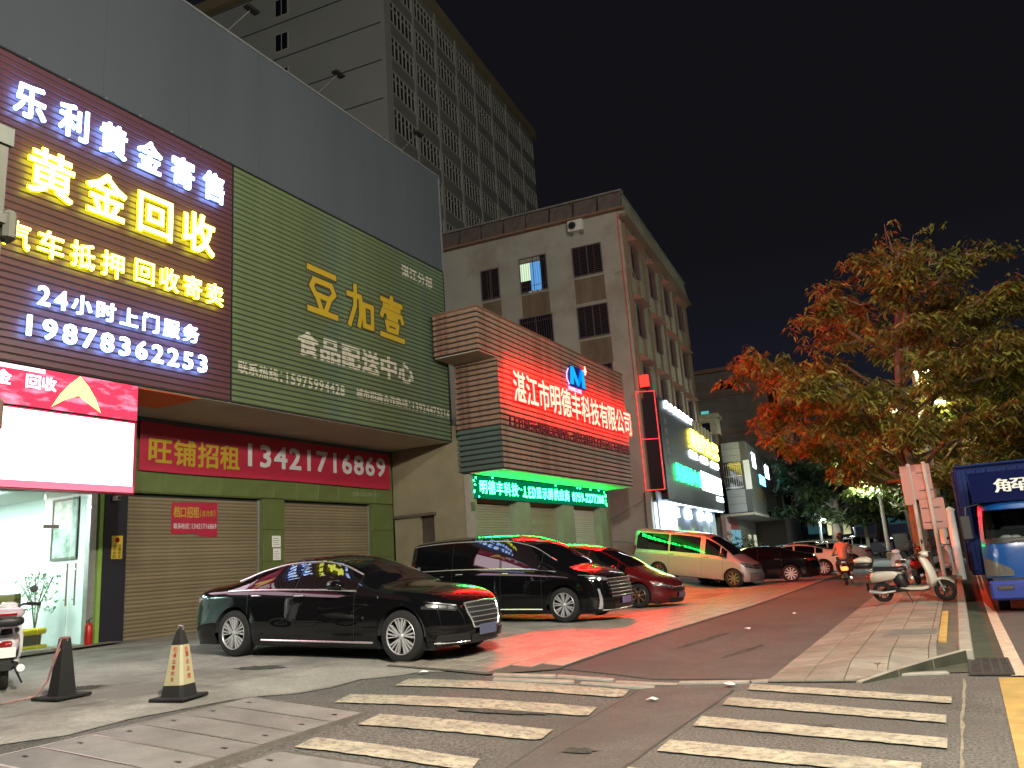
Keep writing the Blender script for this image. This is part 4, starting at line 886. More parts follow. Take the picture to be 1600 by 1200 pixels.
MB().box(-.8,1.2,.3,2,9.3,11.6).obj('wall',mat('bay_cream',(.38,.33,.22),.8,var=.2),cc); MB().box(-1,1.4,.1,2.2,11.6,11.9).obj('cornice',bpy.data.materials['bay_cream'],cc); MB().box(-.85,-.805,.8,1.4,9.6,11.2).obj('window',Mw,cc)
# ---------- tower block
A2=rad(-6); TP=(-36.62,49.27)
TW=empty('tower_block',(-36.45,49.25,0),R90-A2,label='dark high rise block with a grid of window bays behind the signs',cat='building')
Mtw=mat('tower_wall',(.44,.45,.40),.85,var=.06,scale=.2); Mtg=mat('tower_trim',(.62,.60,.50),.8); Mtd=mat('tower_spandrel',(.30,.29,.25),.8)
MB().box(.03,38.0,.03,30,0,56.0).obj('core',Mtw,TW)
MB().box(-.5,38.3,-.5,30,56.2,57.4).obj('cornice',mat('tower_cornice',(.34,.27,.15),.8),TW)
mb=MB()
for k in range(12): mb.box(-.02,.028,0,30,14.9+k*3.72,14.97+k*3.72)
mb.obj('joint_line',M['dark'],TW)
for k in range(6):
    z=34.2+k*3.72
    w=box('window',Mtg,TW,-.06,.028,9.9,11.4,z,z+1.9); box('pane',Mw,w,-.08,-.061,10.0,10.6,z+.1,z+1.8); box('pane',Mw,w,-.08,-.061,10.7,11.3,z+.1,z+1.8)
box('corner_pier',Mtw,TW,-.05,1.0,-.35,.028,0,56.2)
bw=4.6
pane=MB().box(0,1,-.0,.02,0,1).obj('pane',Mw); pmesh=pane.data; bpy.data.objects.remove(pane)
wf=MB()
W_w=bw-.55
wf.box(0,W_w,-.12,.02,0,.1).box(0,W_w,-.12,.02,2.2,2.3).box(0,.08,-.12,.02,.1,2.2).box(W_w-.08,W_w,-.12,.02,.1,2.2)
for q in range(1,6): wf.box(q*W_w/6-.03,q*W_w/6+.03,-.1,.02,.1,2.2)
wf.box(.08,W_w-.08,-.1,.02,1.5,1.56)
o=wf.obj('window',Mtg); wfm=o.data; bpy.data.objects.remove(o)
for b in range(8):
    x0=1.15+b*bw
    box('pier',Mtw,TW,x0-.12,x0+.10,-.16,.028,20,56.2)
    for k in range(9):
        z=24.2+k*3.6
        w=inst('window',wfm,TW,(x0+.25,0,z)); inst('pane',pmesh,w,(.08,0.0,.1),scale=(W_w-.16,1,2.1))
        box('spandrel',Mtd,TW,x0+.2,x0+bw-.2,-.06,.028,z+2.35,z+3.5)
mast=empty('rooftop_sign_letters',(-40.1,76,57.4),R90-A2,label='dim red rooftop characters near the far end of the tower block',cat='sign')
text(mast,'湛江大酒店',0,9.5,0.3,2.6,0,mat('dim_red_letters',(.25,.03,.02),.5),.03,.05)
MB().box(0,9.5,.1,.2,.0,.25).obj('frame',M['dark'],mast)
# floodlight arms over the grey wall
for k,(px,py,pz,lab) in enumerate(((-16.2,14.2,17.0,'floodlight arm on top of the grey wall, leftmost'),(-16.2,18.0,17.0,'floodlight arm on top of the grey wall, second from left'),(-16.2,22.6,17.0,'floodlight arm on top of the grey wall beside the tower corner'))):
    fl=empty('floodlight_arm',(px,py,pz),0,label=lab,cat='floodlight',group='unlit floodlights on the roof edge')
    MB().tube([(0,0,0),(.7,.4,.8)],.015,6).obj('arm',mat('arm_grey',(.12,.12,.12),.6) if k==0 else bpy.data.materials['arm_grey'],fl); MB().bbox(.6,.85,.2,.65,.78,.86,.02).obj('head',M['black'],fl)
bfar=empty('far_blue_building',(-16,104,0),0,label='dim blue grey low building far down the street under the trees',cat='building')
Mfb=mat('blue_grey_wall',(.05,.075,.10),.8); MB().box(-6,26,0,8,0,8.5).obj('wall',Mfb,bfar)
for k in range(6): MB().box(-4+k*4.5,-2+k*4.5,-.1,-.01,2.5,6.5).obj('window',emit('dim_teal%d'%k,(.02,.055,.06),1),bfar)
lf=empty('far_light_strip',(-9.1,80,1.9),0,label='short vertical string of white lights far under the trees',cat='lights')
for k in range(6): box('bulb',E_w2,lf,-.06,.06,0,.08,k*.38,k*.38+.2)
fw=empty('boundary_wall',(-14,92,0),0,label='low pinkish brown boundary wall at the far end of the street',cat='wall')
MB().box(0,22,0,.4,0,1.9).obj('wall',mat('pink_wall',(.16,.11,.10),.8,var=.2,scale=1),fw); MB().box(4,22,.05,.35,1.91,2.8).obj('hoarding',mat('purple_hoarding',(.05,.05,.10),.7),fw)
# ================================================================ VEHICLES
def carpaint(name,col,metal=0,rough=.25): 
    m=mat(name,col,rough,metal,coat=1.0,spec=.5 if sum(col)>.05 else .02); m.node_tree.nodes['Principled BSDF'].inputs['Coat Roughness'].default_value=.015; return m
def curve(pts):
    xs=[p[0] for p in pts]; ys=[p[1] for p in pts]; n=len(xs)
    d=[(ys[i+1]-ys[i])/(xs[i+1]-xs[i]) for i in range(n-1)]
    m=[d[0]]+[0 if d[i-1]*d[i]<=0 else 2*d[i-1]*d[i]/(d[i-1]+d[i]) for i in range(1,n-1)]+[d[-1]]
    def f(x):
        if x<=xs[0]: return ys[0]
        if x>=xs[-1]: return ys[-1]
        i=max(k for k in range(n) if xs[k]<=x); h=xs[i+1]-xs[i]; t=(x-xs[i])/h
        return (2*t**3-3*t*t+1)*ys[i]+(t**3-2*t*t+t)*h*m[i]+(-2*t**3+3*t*t)*ys[i+1]+(t**3-t*t)*h*m[i+1]
    return f
def make_wheel(parent,x,y,r,w,side,style,rimmat,name='wheel'):
    wh=empty(name,(x,y,r),parent=parent)
    s=side  # outer face toward s*y
    prof=[(r*.70,-w/2),(r*.93,-w/2),(r*.985,-w/2+.02),(r,-w/2+.05),(r,w/2-.05),(r*.985,w/2-.02),(r*.93,w/2),(r*.72,w/2-.004),(r*.69,w/2-.02)]
    MB().lathe(prof,40,'y').obj('tyre',M['rubber'],wh,smooth=True)
    R=r*.71; o=w/2*s
    rim=MB().lathe([(R*.99,o),(R*.97,o+.004*s),(R*.945,o-.006*s),(R*.94,o-.02*s)],36,'y')
    MB().lathe([(R*.915,o-.02*s),(R*.9,o-.1*s),(R*.3,o-.12*s)],30,'y').obj('barrel',M['black'],wh)
    ns,kind=style
    def spoke(a0,a1,w0,w1,r0,r1,off=.0):
        ca,sa=math.cos(a0),math.sin(a0); cb,sb=math.cos(a1),math.sin(a1)
        p0=Vector((ca*r0,0,sa*r0)); p1=Vector((cb*r1,0,sb*r1)); d=(p1-p0).normalized(); n=Vector((-d.z,0,d.x))
        y0=o-.012*s; y1=o-.045*s; yo=o-.004*s
        v=[p0+n*w0,p0-n*w0,p1-n*w1,p1+n*w1]; vs=[(q.x,(y0 if i<2 else yo)-off*s,q.z) for i,q in enumerate(v)]+[(q.x,y1-off*s,q.z) for q in v]
        rim.add(vs,[(0,1,2,3),(7,6,5,4),(0,4,5,1),(1,5,6,2),(2,6,7,3),(3,7,4,0)])
    for k in range(ns):
        a=2*PI*k/ns+.3
        if kind=='twin':
            spoke(a-.12,a-.34,.009,.012,R*.16,R*.95); spoke(a+.05,a-.10,.009,.012,R*.16,R*.95); spoke(a+.26,a+.20,.007,.010,R*.22,R*.95); spoke(a+.40,a+.44,.006,.008,R*.25,R*.95)
        elif kind=='pair': spoke(a-.07,a-.12,.008,.012,R*.2,R*.94); spoke(a+.07,a+.12,.008,.012,R*.2,R*.94)
        else: spoke(a,a,.016,.024,R*.2,R*.94)
    rim.lathe([(0.001,o-.004*s),(R*.10,o-.006*s),(R*.17,o-.02*s),(R*.19,o-.06*s)],24,'y')
    rim.obj('rim',rimmat,wh)
    MB().lathe([(R*.62,o-.08*s),(.0,o-.08*s)],24,'y').obj('brake_disc',M['dark_alloy'],wh)
    return wh
def make_car(name,label,cat,sp,loc,rot,group=None):
    root=empty(name,loc,label=label,cat=cat,group=group,rot=rot)
    L,Wd=sp['L'],sp['W']; h2=L/2; W2=Wd/2; wb=sp['wb']; r=sp['r']; Ra=r+.055
    xf=h2-sp['fo']; xr=xf-wb
    top=curve(sp['top']); belt=curve(sp['belt']); yr=curve(sp['yr']); drop=curve(sp['drop'])
    n_=sp.get('n',2.8); ef=sp.get('ef',.75); er=sp.get('er',.6); zb0=sp.get('zb',.2)
    paint=sp['paint']
    def plan(x):
        e,xs=(ef,h2-ef) if x>0 else (er,h2-er)
        u=min(1,max(0,(abs(x)-xs)/e)); return (1-u**n_)**(1/n_)
    prof=curve([(0,.935),(.15,.985),(.42,1.0),(.72,.99),(.9,.985),(1,.955)])
    kf,kr=sp.get('kf',.35),sp.get('kr',.12)
    def deform(x,z):
        if x>0: u=max(0,(x-(h2-ef-.3))/(ef+.3)); return x-kf*u*u*max(0,z-.5)**1.2-.10*u*u*max(0,.42-z)*1.6
        u=max(0,(-x-(h2-er-.2))/(er+.2)); return x+kr*u*u*max(0,z-.6)**1.2+.12*u*u*max(0,.42-z)*1.6
    def bottom(x):
        z=zb0+.03*max(0,abs(x)-h2+.5)
        for xc in (xf,xr):
            dx=abs(x-xc)
            if dx<Ra: z=max(z, r+math.sqrt(Ra*Ra-dx*dx)*1.0)
        return z
    # stations
    st=set()
    for k in range(15):
        a=PI/2*k/14; st.add(round(h2-ef+ef*math.sin(a),4)); st.add(round(-(h2-er+er*math.sin(a)),4))
    for xc in (xf,xr):
        for k in range(17): st.add(round(xc-Ra*math.cos(PI*k/16),4))
        st.add(round(xc-Ra-.004,4)); st.add(round(xc+Ra+.004,4))
    x=-h2+er
    while x<h2-ef: st.add(round(x,4)); x+=.11
    for w in sp['wins']: st.add(round(w[0],4)); st.add(round(w[1],4))
    for q in sp['seams']: st.add(round(q,4))
    for q in (sp['ws'][0],sp['ws'][1],sp['rw'][0],sp['rw'][1]): st.add(round(q,4))
    st=sorted(st); st=[s for i,s in enumerate(st) if i==0 or s-st[i-1]>.0015]
    lows=[0,.06,.16,.3,.45,.6,.74,.86,.95,1]; ups=[.05,.12,.35,.6,.86,.93,1]; roofs=[.06,.18,.4,.7,1]
    rows=len(lows)+len(ups)+len(roofs); JB=len(lows)-1; JU=JB+len(ups)
    V=np.zeros((len(st),rows,3))
    for i,x in enumerate(st):
        p=max(plan(x),.0); zt=top(x); zr=zt-drop(x); zbl=min(belt(x),zr-.005); zb=min(bottom(x),zbl-.02); yb=W2*p*.955; yrr=yr(x)*W2*p
        row=[]
        for t in lows:
            z=zb+(zbl-zb)*t; s=(z-zb0)/(zbl-zb0); row.append((W2*p*prof(s),z))
        y0,z0=row[-1]
        for t in ups:
            bul=math.sin(PI*t)*.018*p; row.append((y0+(yrr-y0)*t+bul, z0+(zr-z0)*t+bul*.5))
        y1,z1=row[-1]
        for t in roofs:
            row.append((y1*(1-t), z1+(zt-z1)*(1-(1-t)**2.2)))
        for j,(y,z) in enumerate(row): V[i,j]=(deform(x,z),y,z)
    # normals
    dx=np.gradient(V,axis=0); dj=np.gradient(V,axis=1); N=np.cross(dx,dj); 
    ln=np.linalg.norm(N,axis=2,keepdims=True); N=N/np.maximum(ln,1e-9)
    # orient outward (+y mostly)
    cen=np.array([0,0,.6]); sgn=np.sign(((V-cen)*N).sum(2,keepdims=True)); sgn[sgn==0]=1; N=N*sgn
    def patch_faces(cond,off,name,m,parent=root,sides=(1,-1),smooth=True):
        out=[]
        vs=[];fs=[]
        for s in sides:
            idx={}
            for i in range(len(st)-1):
                for j in range(rows-1):
                    if not cond((st[i]+st[i+1])/2,j): continue
                    q=[]
                    for (a,b) in ((i,j),(i+1,j),(i+1,j+1),(i,j+1)):
                        if (a,b) not in idx:
                            v=V[a,b]+N[a,b]*off; idx[(a,b)]=len(vs); vs.append((v[0],v[1]*s,v[2]))
                        q.append(idx[(a,b)])
                    fs.append(tuple(q if s<0 else q[::-1]))
        if fs: return mk(name,vs,fs,m,parent,smooth=smooth)
    isarch=lambda x,j: False
    body=patch_faces(lambda x,j: not(j<4 and False),0,'body',paint)
    md=body.modifiers.new('e','EDGE_SPLIT'); md.split_angle=rad(38)
    bd=bmesh.new(); bd.from_mesh(body.data); bmesh.ops.remove_doubles(bd,verts=bd.verts[:],dist=.0008); bd.to_mesh(body.data); bd.free()
    # glass
    for (a,b) in sp['wins']:
        for s in (1,-1): patch_faces(lambda x,j:a<x<b and JB+1<=j<JU-1 ,.004,'side_window',sp.get('glass',M['glass_dark']),sides=(s,))
    for k,(nm,(a,b)) in enumerate((('windshield',sp['ws']),('rear_window',sp['rw']))): patch_faces(lambda x,j:min(a,b)<x<max(a,b) and j>=JU+1,.004,nm,sp.get('glass',M['glass_dark']))
    # doors + seams
    ss=sp['seams']
    for a,b in zip(ss[:-1],ss[1:]):
        for s in (1,-1):
            d=patch_faces(lambda x,j:a<x<b and 1<=j<JB,.0025,'door',paint,sides=(s,))
            if d and not sp.get('nohandle'):
                xh=a+.13 if True else b; i=min(range(len(st)),key=lambda q:abs(st[q]-(a+.16))); P=V[i,JB-1]
                MB().tube([(P[0]-.09,s*(P[1]+.012),P[2]-.02),(P[0]-.07,s*(P[1]+.032),P[2]-.02),(P[0]+.07,s*(P[1]+.032),P[2]-.018),(P[0]+.09,s*(P[1]+.012),P[2]-.018)],.011,6).obj('door_handle',sp.get('handle',M['chrome']),d)
    mb=MB()
    for q in ss:
        i=min(range(len(st)),key=lambda k:abs(st[k]-q))
        for s in (1,-1):
            a=[V[i,j]+N[i,j]*.0045 for j in range(1,JU)]; k=len(mb.v)
            for v in a: mb.v += [(v[0]-.004,v[1]*s,v[2]),(v[0]+.004,v[1]*s,v[2])]
            for j in range(len(a)-1): mb.f.append((k+2*j,k+2*j+1,k+2*j+3,k+2*j+2))
    mb.obj('door_seam',M['black'],root)
    # trims: belt line and window top line
    def rowtube(j,a,b,rr,off,name,m,z=0):
        for s in (1,-1):
            pts=[tuple((V[i,j]+N[i,j]*off)*np.array([1,s,1])+np.array([0,0,z])) for i in range(len(st)) if a-.01<=st[i]<=b+.01]
            if len(pts)>2: MB().tube(pts,rr,6).obj(name,m,root)
    a,b=sp['wins'][0][0],sp['wins'][-1][1]
    if sp.get('chrome'):
        rowtube(JB+1,a-.03,b+.03,.013,.008,'belt_trim',M['chrome']); rowtube(JU-1,a-.03,b+.0,.013,.008,'window_trim',M['chrome'])
    if sp.get('sill'):
        rowtube(1,xr+Ra+.1,xf-Ra-.08,.016,.004,'sill_trim',M['chrome'],z=.02)
    # nose / tail patches in (y,z)
    def surf(y,z,end):
        s=min(1.05,max(0,(z-zb0)/(belt(end*(h2-.25))-zb0))); pf=prof(min(s,1)); 
        e,xs=(ef,h2-ef) if end>0 else (er,h2-er)
        c=min(.9999,abs(y)/(W2*pf)); u=(1-c**n_)**(1/n_); return deform(end*(xs+e*u),z)
    def npatch(name,m,pts,end,off=.01,nu=10,nv=4,parent=root,mirror=True,thick=0):
        # pts: 4 corners (y,z) a,b,c,d
        for s in ((1,-1) if mirror else (1,)):
            vs=[];fs=[]
            for j in range(nv+1):
                for i in range(nu+1):
                    u,v=i/nu,j/nv
                    y=(pts[0][0]*(1-u)+pts[1][0]*u)*(1-v)+(pts[3][0]*(1-u)+pts[2][0]*u)*v
                    z=(pts[0][1]*(1-u)+pts[1][1]*u)*(1-v)+(pts[3][1]*(1-u)+pts[2][1]*u)*v
                    x=surf(y,z,end); nx=end*1.0; ny=math.copysign(min(1,(abs(y)/W2)**2.5*1.5),y); l=math.hypot(nx,ny)
                    vs.append((x+nx/l*off,(y+ny/l*off)*s,z))
            for j in range(nv):
                for i in range(nu): a=j*(nu+1)+i; f=(a,a+1,a+nu+2,a+nu+1); fs.append(f if s*end>0 else f[::-1])
            mk(name,vs,fs,m,parent,smooth=True)
    for args in sp.get('patches',[]):
        nm,m,pts,end,off,mir=args; npatch(nm,m,[(p[0]*W2,p[1]) for p in pts],end,off,mirror=mir)
        if nm=='headlight':
            cy=sum(p[0] for p in pts)/4; cz=sum(p[1] for p in pts)/4
            for k_ in (-.55,.05,.6):
                w_=(pts[1][0]-pts[0][0])*.12; yy_=cy+k_*(pts[1][0]-pts[0][0])*.5; zz_=cz+(k_)*.028
                npatch('reflector',M['reflector'],[(yy_*W2-w_*W2,zz_-.024),(yy_*W2+w_*W2,zz_-.022),(yy_*W2+w_*W2,zz_+.022),(yy_*W2-w_*W2,zz_+.02)],end,off+.003,nu=3,nv=2)
            npatch('lamp_brow',M['chrome'],[(pts[3][0]*W2,pts[3][1]-.012),(pts[2][0]*W2,pts[2][1]-.012),(pts[2][0]*W2,pts[2][1]),(pts[3][0]*W2,pts[3][1])],end,off+.003,nu=10,nv=1)
    for (nm,m,yy0,yy1,zz,end,rr) in sp.get('bars',[]):
        pts=[(surf(yy0*W2+(yy1-yy0)*W2*k/10,zz,end)+end*.014,yy0*W2+(yy1-yy0)*W2*k/10,zz) for k in range(11)]; MB().tube(pts,rr,6).obj(nm,m,root)
    if sp.get('grille_frame'):
        y0,z0,z1,yb_=sp['grille_frame']; loop=[(-y0,z0),(-yb_*.97,(z0*.35+z1*.65)),(-yb_,z1),(0,z1+.015),(yb_,z1),(yb_*.97,(z0*.35+z1*.65)),(y0,z0),(0,z0-.01),(-y0,z0)]
        loop2=[]
        for a_,b_ in zip(loop[:-1],loop[1:]):
            for k in range(5): loop2.append((a_[0]+(b_[0]-a_[0])*k/5,a_[1]+(b_[1]-a_[1])*k/5))
        loop2.append(loop[-1]); MB().tube([(surf(y*W2,z,1)+.014,y*W2,z) for y,z in loop2],.013,6).obj('grille_frame',M['chrome'],root)
    # plates
    for end,z,m in sp.get('plates',[]):
        x=surf(0,z,end)+end*.03; MB().bbox(x-.008,x+.008,-.22,.22,z-.07,z+.07,.004).obj('number_plate',m,root)
    # wells and underbody
    MB().box(-h2+.35,h2-.35,-W2+.12,W2-.12,zb0-.03,zb0+.06).obj('underbody',M['black'],root)
    wm=MB()
    for xc in (xf,xr):
        for s in (1,-1):
            k=len(wm.v); nn=16
            for i in range(nn+1):
                a_=PI*i/nn; 
                wm.v += [(xc-Ra*math.cos(a_)*1.0,s*(W2*.985),r+Ra*math.sin(a_)),(xc-Ra*math.cos(a_),s*(W2-.34),r+Ra*math.sin(a_))]
            for i in range(nn): wm.f.append((k+2*i,k+2*i+1,k+2*i+3,k+2*i+2))
            c=len(wm.v); wm.v += [(xc,s*(W2-.34),r)]; 
            for i in range(nn): wm.f.append((c,k+2*i+1,k+2*i+3))
            wm.box(xc-Ra,xc+Ra,min(s*(W2-.34),s*(W2-.36)),max(s*(W2-.34),s*(W2-.36)),zb0,r)
    wm.obj('wheel_well',M['dark'],root)
    for xc in (xf,xr):
        for s in (1,-1): make_wheel(root,xc,s*(W2-.125),r,.22,s,sp['wheel'],sp.get('rim',M['alloy']))
    # mirrors
    xm=sp['mirror']
    i=min(range(len(st)),key=lambda q:abs(st[q]-xm)); P=V[i,JB+1]
    for s in (1,-1):
        mb=MB().loft([(-.11,P[2]+.07,.02,.02,0),(-.08,P[2]+.08,.09,.065,0),(.02,P[2]+.08,.10,.07,0),(.09,P[2]+.07,.07,.05,0),(.12,P[2]+.06,.02,.02,0)],12,3)
        o=mb.obj('mirror',sp.get('mirrormat',paint),root,smooth=True,loc=(P[0],s*(P[1]+.12),0)); 
        MB().tube([(0,-s*.1,P[2]+.02),(0,0,P[2]+.05)],.02,6).obj('mirror_arm',M['black'],o)
    return root
def place(front,rear,wb,fo,L,W,side=-1):
    """near side wheels (front, rear ground points) -> location, rotation; side=-1: near side is the car's right"""
    fx,fy=front; rx,ry=rear; h=math.atan2(fy-ry,fx-rx); n=Vector((-math.sin(h),math.cos(h)))
    d=Vector((math.cos(h),math.sin(h)))
    rr=Vector(front)-d*wb; zf,zr=zg(*front),zg(*rr)
    mid=Vector(front)-d*(L/2-fo); c=mid - n*side*(W/2-.02)
    pitch=-math.atan2(zf-zr,wb); z=zr+(zf-zr)*((wb-(L/2-fo))/wb)
    return (c.x,c.y,z+.015),(0,pitch,h)
bp=carpaint('black_car_paint',(.0035,.0035,.004))
# --- black executive saloon
SED=dict(L=5.25,W=1.88,wb=3.22,fo=.82,r=.345,paint=bp,n=2.7,ef=.8,er=.7,zb=.19,kf=.42,kr=.3,
 top=[(-2.55,.86),(-2.45,1.0),(-2.1,1.075),(-1.7,1.13),(-1.0,1.35),(-.4,1.462),(.1,1.475),(.5,1.42),(1.0,1.22),(1.38,1.04),(1.8,.985),(2.25,.89),(2.46,.78),(2.55,.66)],
 belt=[(-2.55,.80),(-2.2,.93),(-1,.965),(0,.955),(1.2,.93),(1.9,.87),(2.4,.74),(2.55,.62)],
 yr=[(-2.55,.75),(-2.0,.74),(-1.2,.63),(-.4,.6),(.3,.61),(.9,.70),(1.4,.80),(2.0,.80),(2.55,.8)],
 drop=[(-2.55,.04),(-1.8,.055),(-.4,.07),(.4,.075),(1.2,.05),(1.6,.035),(2.55,.03)],
 wins=[(-1.55,-1.2),(-1.14,-.22),(-.15,.98)],ws=(.42,1.32),rw=(-1.72,-.75),seams=[-1.12,-.18,1.0],mirror=.72,chrome=True,sill=True,wheel=(5,'twin'),
 patches=[('headlight',M['lens'],[(.62,.655),(.955,.70),(.93,.80),(.60,.735)],1,.010,True),('grille',M['black'],[(-.34,.42),(.34,.42),(.44,.74),(-.44,.74)],1,.008,False),
  ('lower_intake',M['black'],[(.4,.26),(.88,.27),(.86,.36),(.45,.36)],1,.008,True),('lower_intake',M['black'],[(-.36,.22),(.36,.22),(.36,.33),(-.36,.33)],1,.008,False),
  ('tail_light',M['red_lens'],[(.45,.8),(.96,.80),(.96,.90),(.45,.88)],-1,.010,True)],
 bars=[('grille_bar',M['chrome'],-.36,.36,.49,1,.006),('grille_bar',M['chrome'],-.38,.38,.555,1,.006),('grille_bar',M['chrome'],-.4,.4,.62,1,.006),('grille_bar',M['chrome'],-.42,.42,.685,1,.006),('bumper_trim',M['chrome'],.4,.88,.245,1,.008),('bumper_trim',M['chrome'],-.88,-.4,.245,1,.008)],
 grille_frame=(.34,.42,.745,.45),plates=[(1,.375,M['plate_blue'])])
for k_ in ('top','belt','yr','drop'): SED[k_]=[(p[0]*1.032,p[1]) for p in SED[k_]]
lo,ro=place((-6.84,9.16),(-10.04,9.18),3.22,.82,5.25,1.88)
make_car('black_saloon','glossy black executive saloon with chrome window trim and ten spoke wheels, nearest parked car','car',SED,lo,ro)
# --- black minivan
MV=dict(L=5.2,W=1.9,wb=3.1,fo=1.0,r=.35,paint=bp,n=3.2,ef=.85,er=.4,zb=.19,kf=.35,kr=.06,
 top=[(-2.6,1.5),(-2.5,1.72),(-2.2,1.82),(-1,1.87),(.2,1.84),(.8,1.70),(1.35,1.36),(1.7,1.14),(2.1,1.04),(2.42,.92),(2.6,.78)],
 belt=[(-2.6,1.06),(-1,1.09),(.6,1.07),(1.4,1.02),(2.1,.93),(2.45,.84),(2.6,.72)],
 yr=[(-2.6,.80),(-1,.80),(.4,.78),(1.1,.79),(1.7,.84),(2.6,.86)],drop=[(-2.6,.10),(-1,.09),(.4,.09),(1.2,.06),(1.7,.04),(2.6,.03)],
 wins=[(-2.3,-1.25),(-1.17,.05),(.12,.98),(1.04,1.42)],ws=(.62,1.66),rw=(-2.62,-2.6),seams=[-1.2,.08,1.1],mirror=1.15,chrome=True,sill=True,wheel=(9,'pair'),
 patches=[('headlight',M['lens'],[(.60,.80),(.965,.84),(.95,.95),(.58,.86)],1,.010,True),('grille',M['black'],[(-.6,.46),(.6,.46),(.56,.86),(-.56,.86)],1,.008,False),
  ('lower_intake',M['black'],[(-.5,.22),(.5,.22),(.5,.34),(-.5,.34)],1,.008,False),('fang_trim',M['chrome'],[(.80,.26),(.86,.26),(.87,.66),(.84,.66)],1,.016,True),
  ('tail_light',M['red_lens'],[(.75,.95),(.97,.95),(.97,1.25),(.85,1.25)],-1,.012,True)],
 bars=[('grille_bar',M['chrome'],-.6,.6,z,1,.009) for z in (.5,.57,.64,.71,.78,.85)]+[('bumper_trim',M['chrome'],-.8,.8,.23,1,.010)],plates=[(1,.40,mat('plate_violet',(.16,.12,.26),.4))])
lo,ro=place((-7.33,15.45),(-10.43,15.55),3.1,1.0,5.2,1.9)
make_car('black_minivan','tall glossy black luxury minivan with many chrome grille bars','minivan',MV,lo,ro)
# --- dark red low MPV
rp=carpaint('dark_red_paint',(.11,.008,.010),.3)
RM=dict(L=4.75,W=1.78,wb=2.83,fo=.92,r=.325,paint=rp,n=2.5,ef=.9,er=.5,zb=.18,kf=.5,kr=.1,
 top=[(-2.38,1.1),(-2.25,1.38),(-1.9,1.5),(-.8,1.56),(.0,1.53),(.6,1.34),(1.15,1.08),(1.6,.94),(2.0,.84),(2.25,.74),(2.38,.62)],
 belt=[(-2.38,.9),(-1,.95),(.4,.93),(1.1,.9),(1.7,.8),(2.2,.68),(2.38,.58)],
 yr=[(-2.38,.76),(-1,.72),(.1,.70),(.7,.74),(1.2,.80),(2.38,.82)],drop=[(-2.38,.08),(-.5,.08),(.4,.06),(1.2,.04),(2.38,.03)],
 wins=[(-2.0,-1.15),(-1.08,-.22),(-.15,.75),(.8,1.02)],ws=(.12,1.12),rw=(-2.38,-2.2),seams=[-1.1,-.18,.85],mirror=.75,wheel=(7,'single'),rim=mat('gold_grey_alloy',(.5,.45,.34),.3,1),
 patches=[('headlight',M['lens'],[(.5,.56),(.95,.66),(.93,.76),(.55,.64)],1,.010,True),('grille',M['black'],[(-.45,.5),(.45,.5),(.45,.62),(-.45,.62)],1,.008,False),('lower_intake',M['black'],[(-.6,.2),(.6,.2),(.6,.32),(-.6,.32)],1,.008,False),('tail_light',M['red_lens'],[(.8,.8),(.97,.8),(.97,1.15),(.85,1.15)],-1,.012,True)],
 bars=[('grille_bar',M['chrome'],-.45,.45,.62,1,.010)],plates=[(1,.40,M['plate_blue'])],handle=rp)
lo,ro=place((-7.95,21.55),(-10.8,21.75),2.83,.92,4.75,1.78)
make_car('dark_red_car','low dark red people carrier with gold grey alloy wheels, parked beside the black minivan','car',RM,lo,ro)
# --- silver van
sv=carpaint('champagne_van_paint',(.32,.335,.34),.3,.35)
VN=dict(L=5.15,W=1.82,wb=3.08,fo=.80,r=.335,paint=sv,n=2.8,ef=.75,er=.28,zb=.24,kf=.55,kr=.03,
 top=[(-2.53,1.86),(-2.45,1.97),(-2.2,1.98),(-.6,1.99),(.5,1.93),(1.0,1.72),(1.5,1.38),(1.75,1.2),(2.05,1.06),(2.35,.92),(2.53,.78)],
 belt=[(-2.53,1.12),(-.5,1.12),(1.0,1.1),(1.6,1.05),(2.1,.92),(2.53,.72)],
 yr=[(-2.53,.82),(0,.81),(.8,.80),(1.4,.82),(2.53,.86)],drop=[(-2.53,.12),(0,.12),(.8,.09),(1.5,.05),(2.53,.03)],
 wins=[(-2.3,-.92),(-.84,.42),(.62,1.22),(1.27,1.5)],ws=(.78,1.72),rw=(-2.53,-2.5),seams=[-.88,.5,1.35],mirror=1.35,mirrormat=M['black'],wheel=(8,'single'),rim=mat('dull_alloy',(.4,.36,.3),.4,1),handle=M['black'],
 patches=[('headlight',M['lens'],[(.6,.74),(.96,.80),(.94,.96),(.58,.88)],1,.010,True),('grille',M['black'],[(-.5,.72),(.5,.72),(.5,.88),(-.5,.88)],1,.009,False),('bumper',mat('grey_bumper',(.12,.11,.10),.5),[(-.97,.26),(.97,.26),(.97,.60),(-.97,.60)],1,.015,False),
 ('tail_light',M['red_lens'],[(.85,.9),(.98,.9),(.98,1.3),(.88,1.3)],-1,.012,True)],
 bars=[('grille_bar',M['chrome'],-.5,.5,.80,1,.008)],plates=[(1,.45,M['plate_blue'])])
lo,ro=place((-7.65,31.3),(-10.6,31.6),3.08,.80,5.15,1.82)
make_car('silver_van','champagne silver passenger van catching green and red sign light','van',VN,lo,ro)
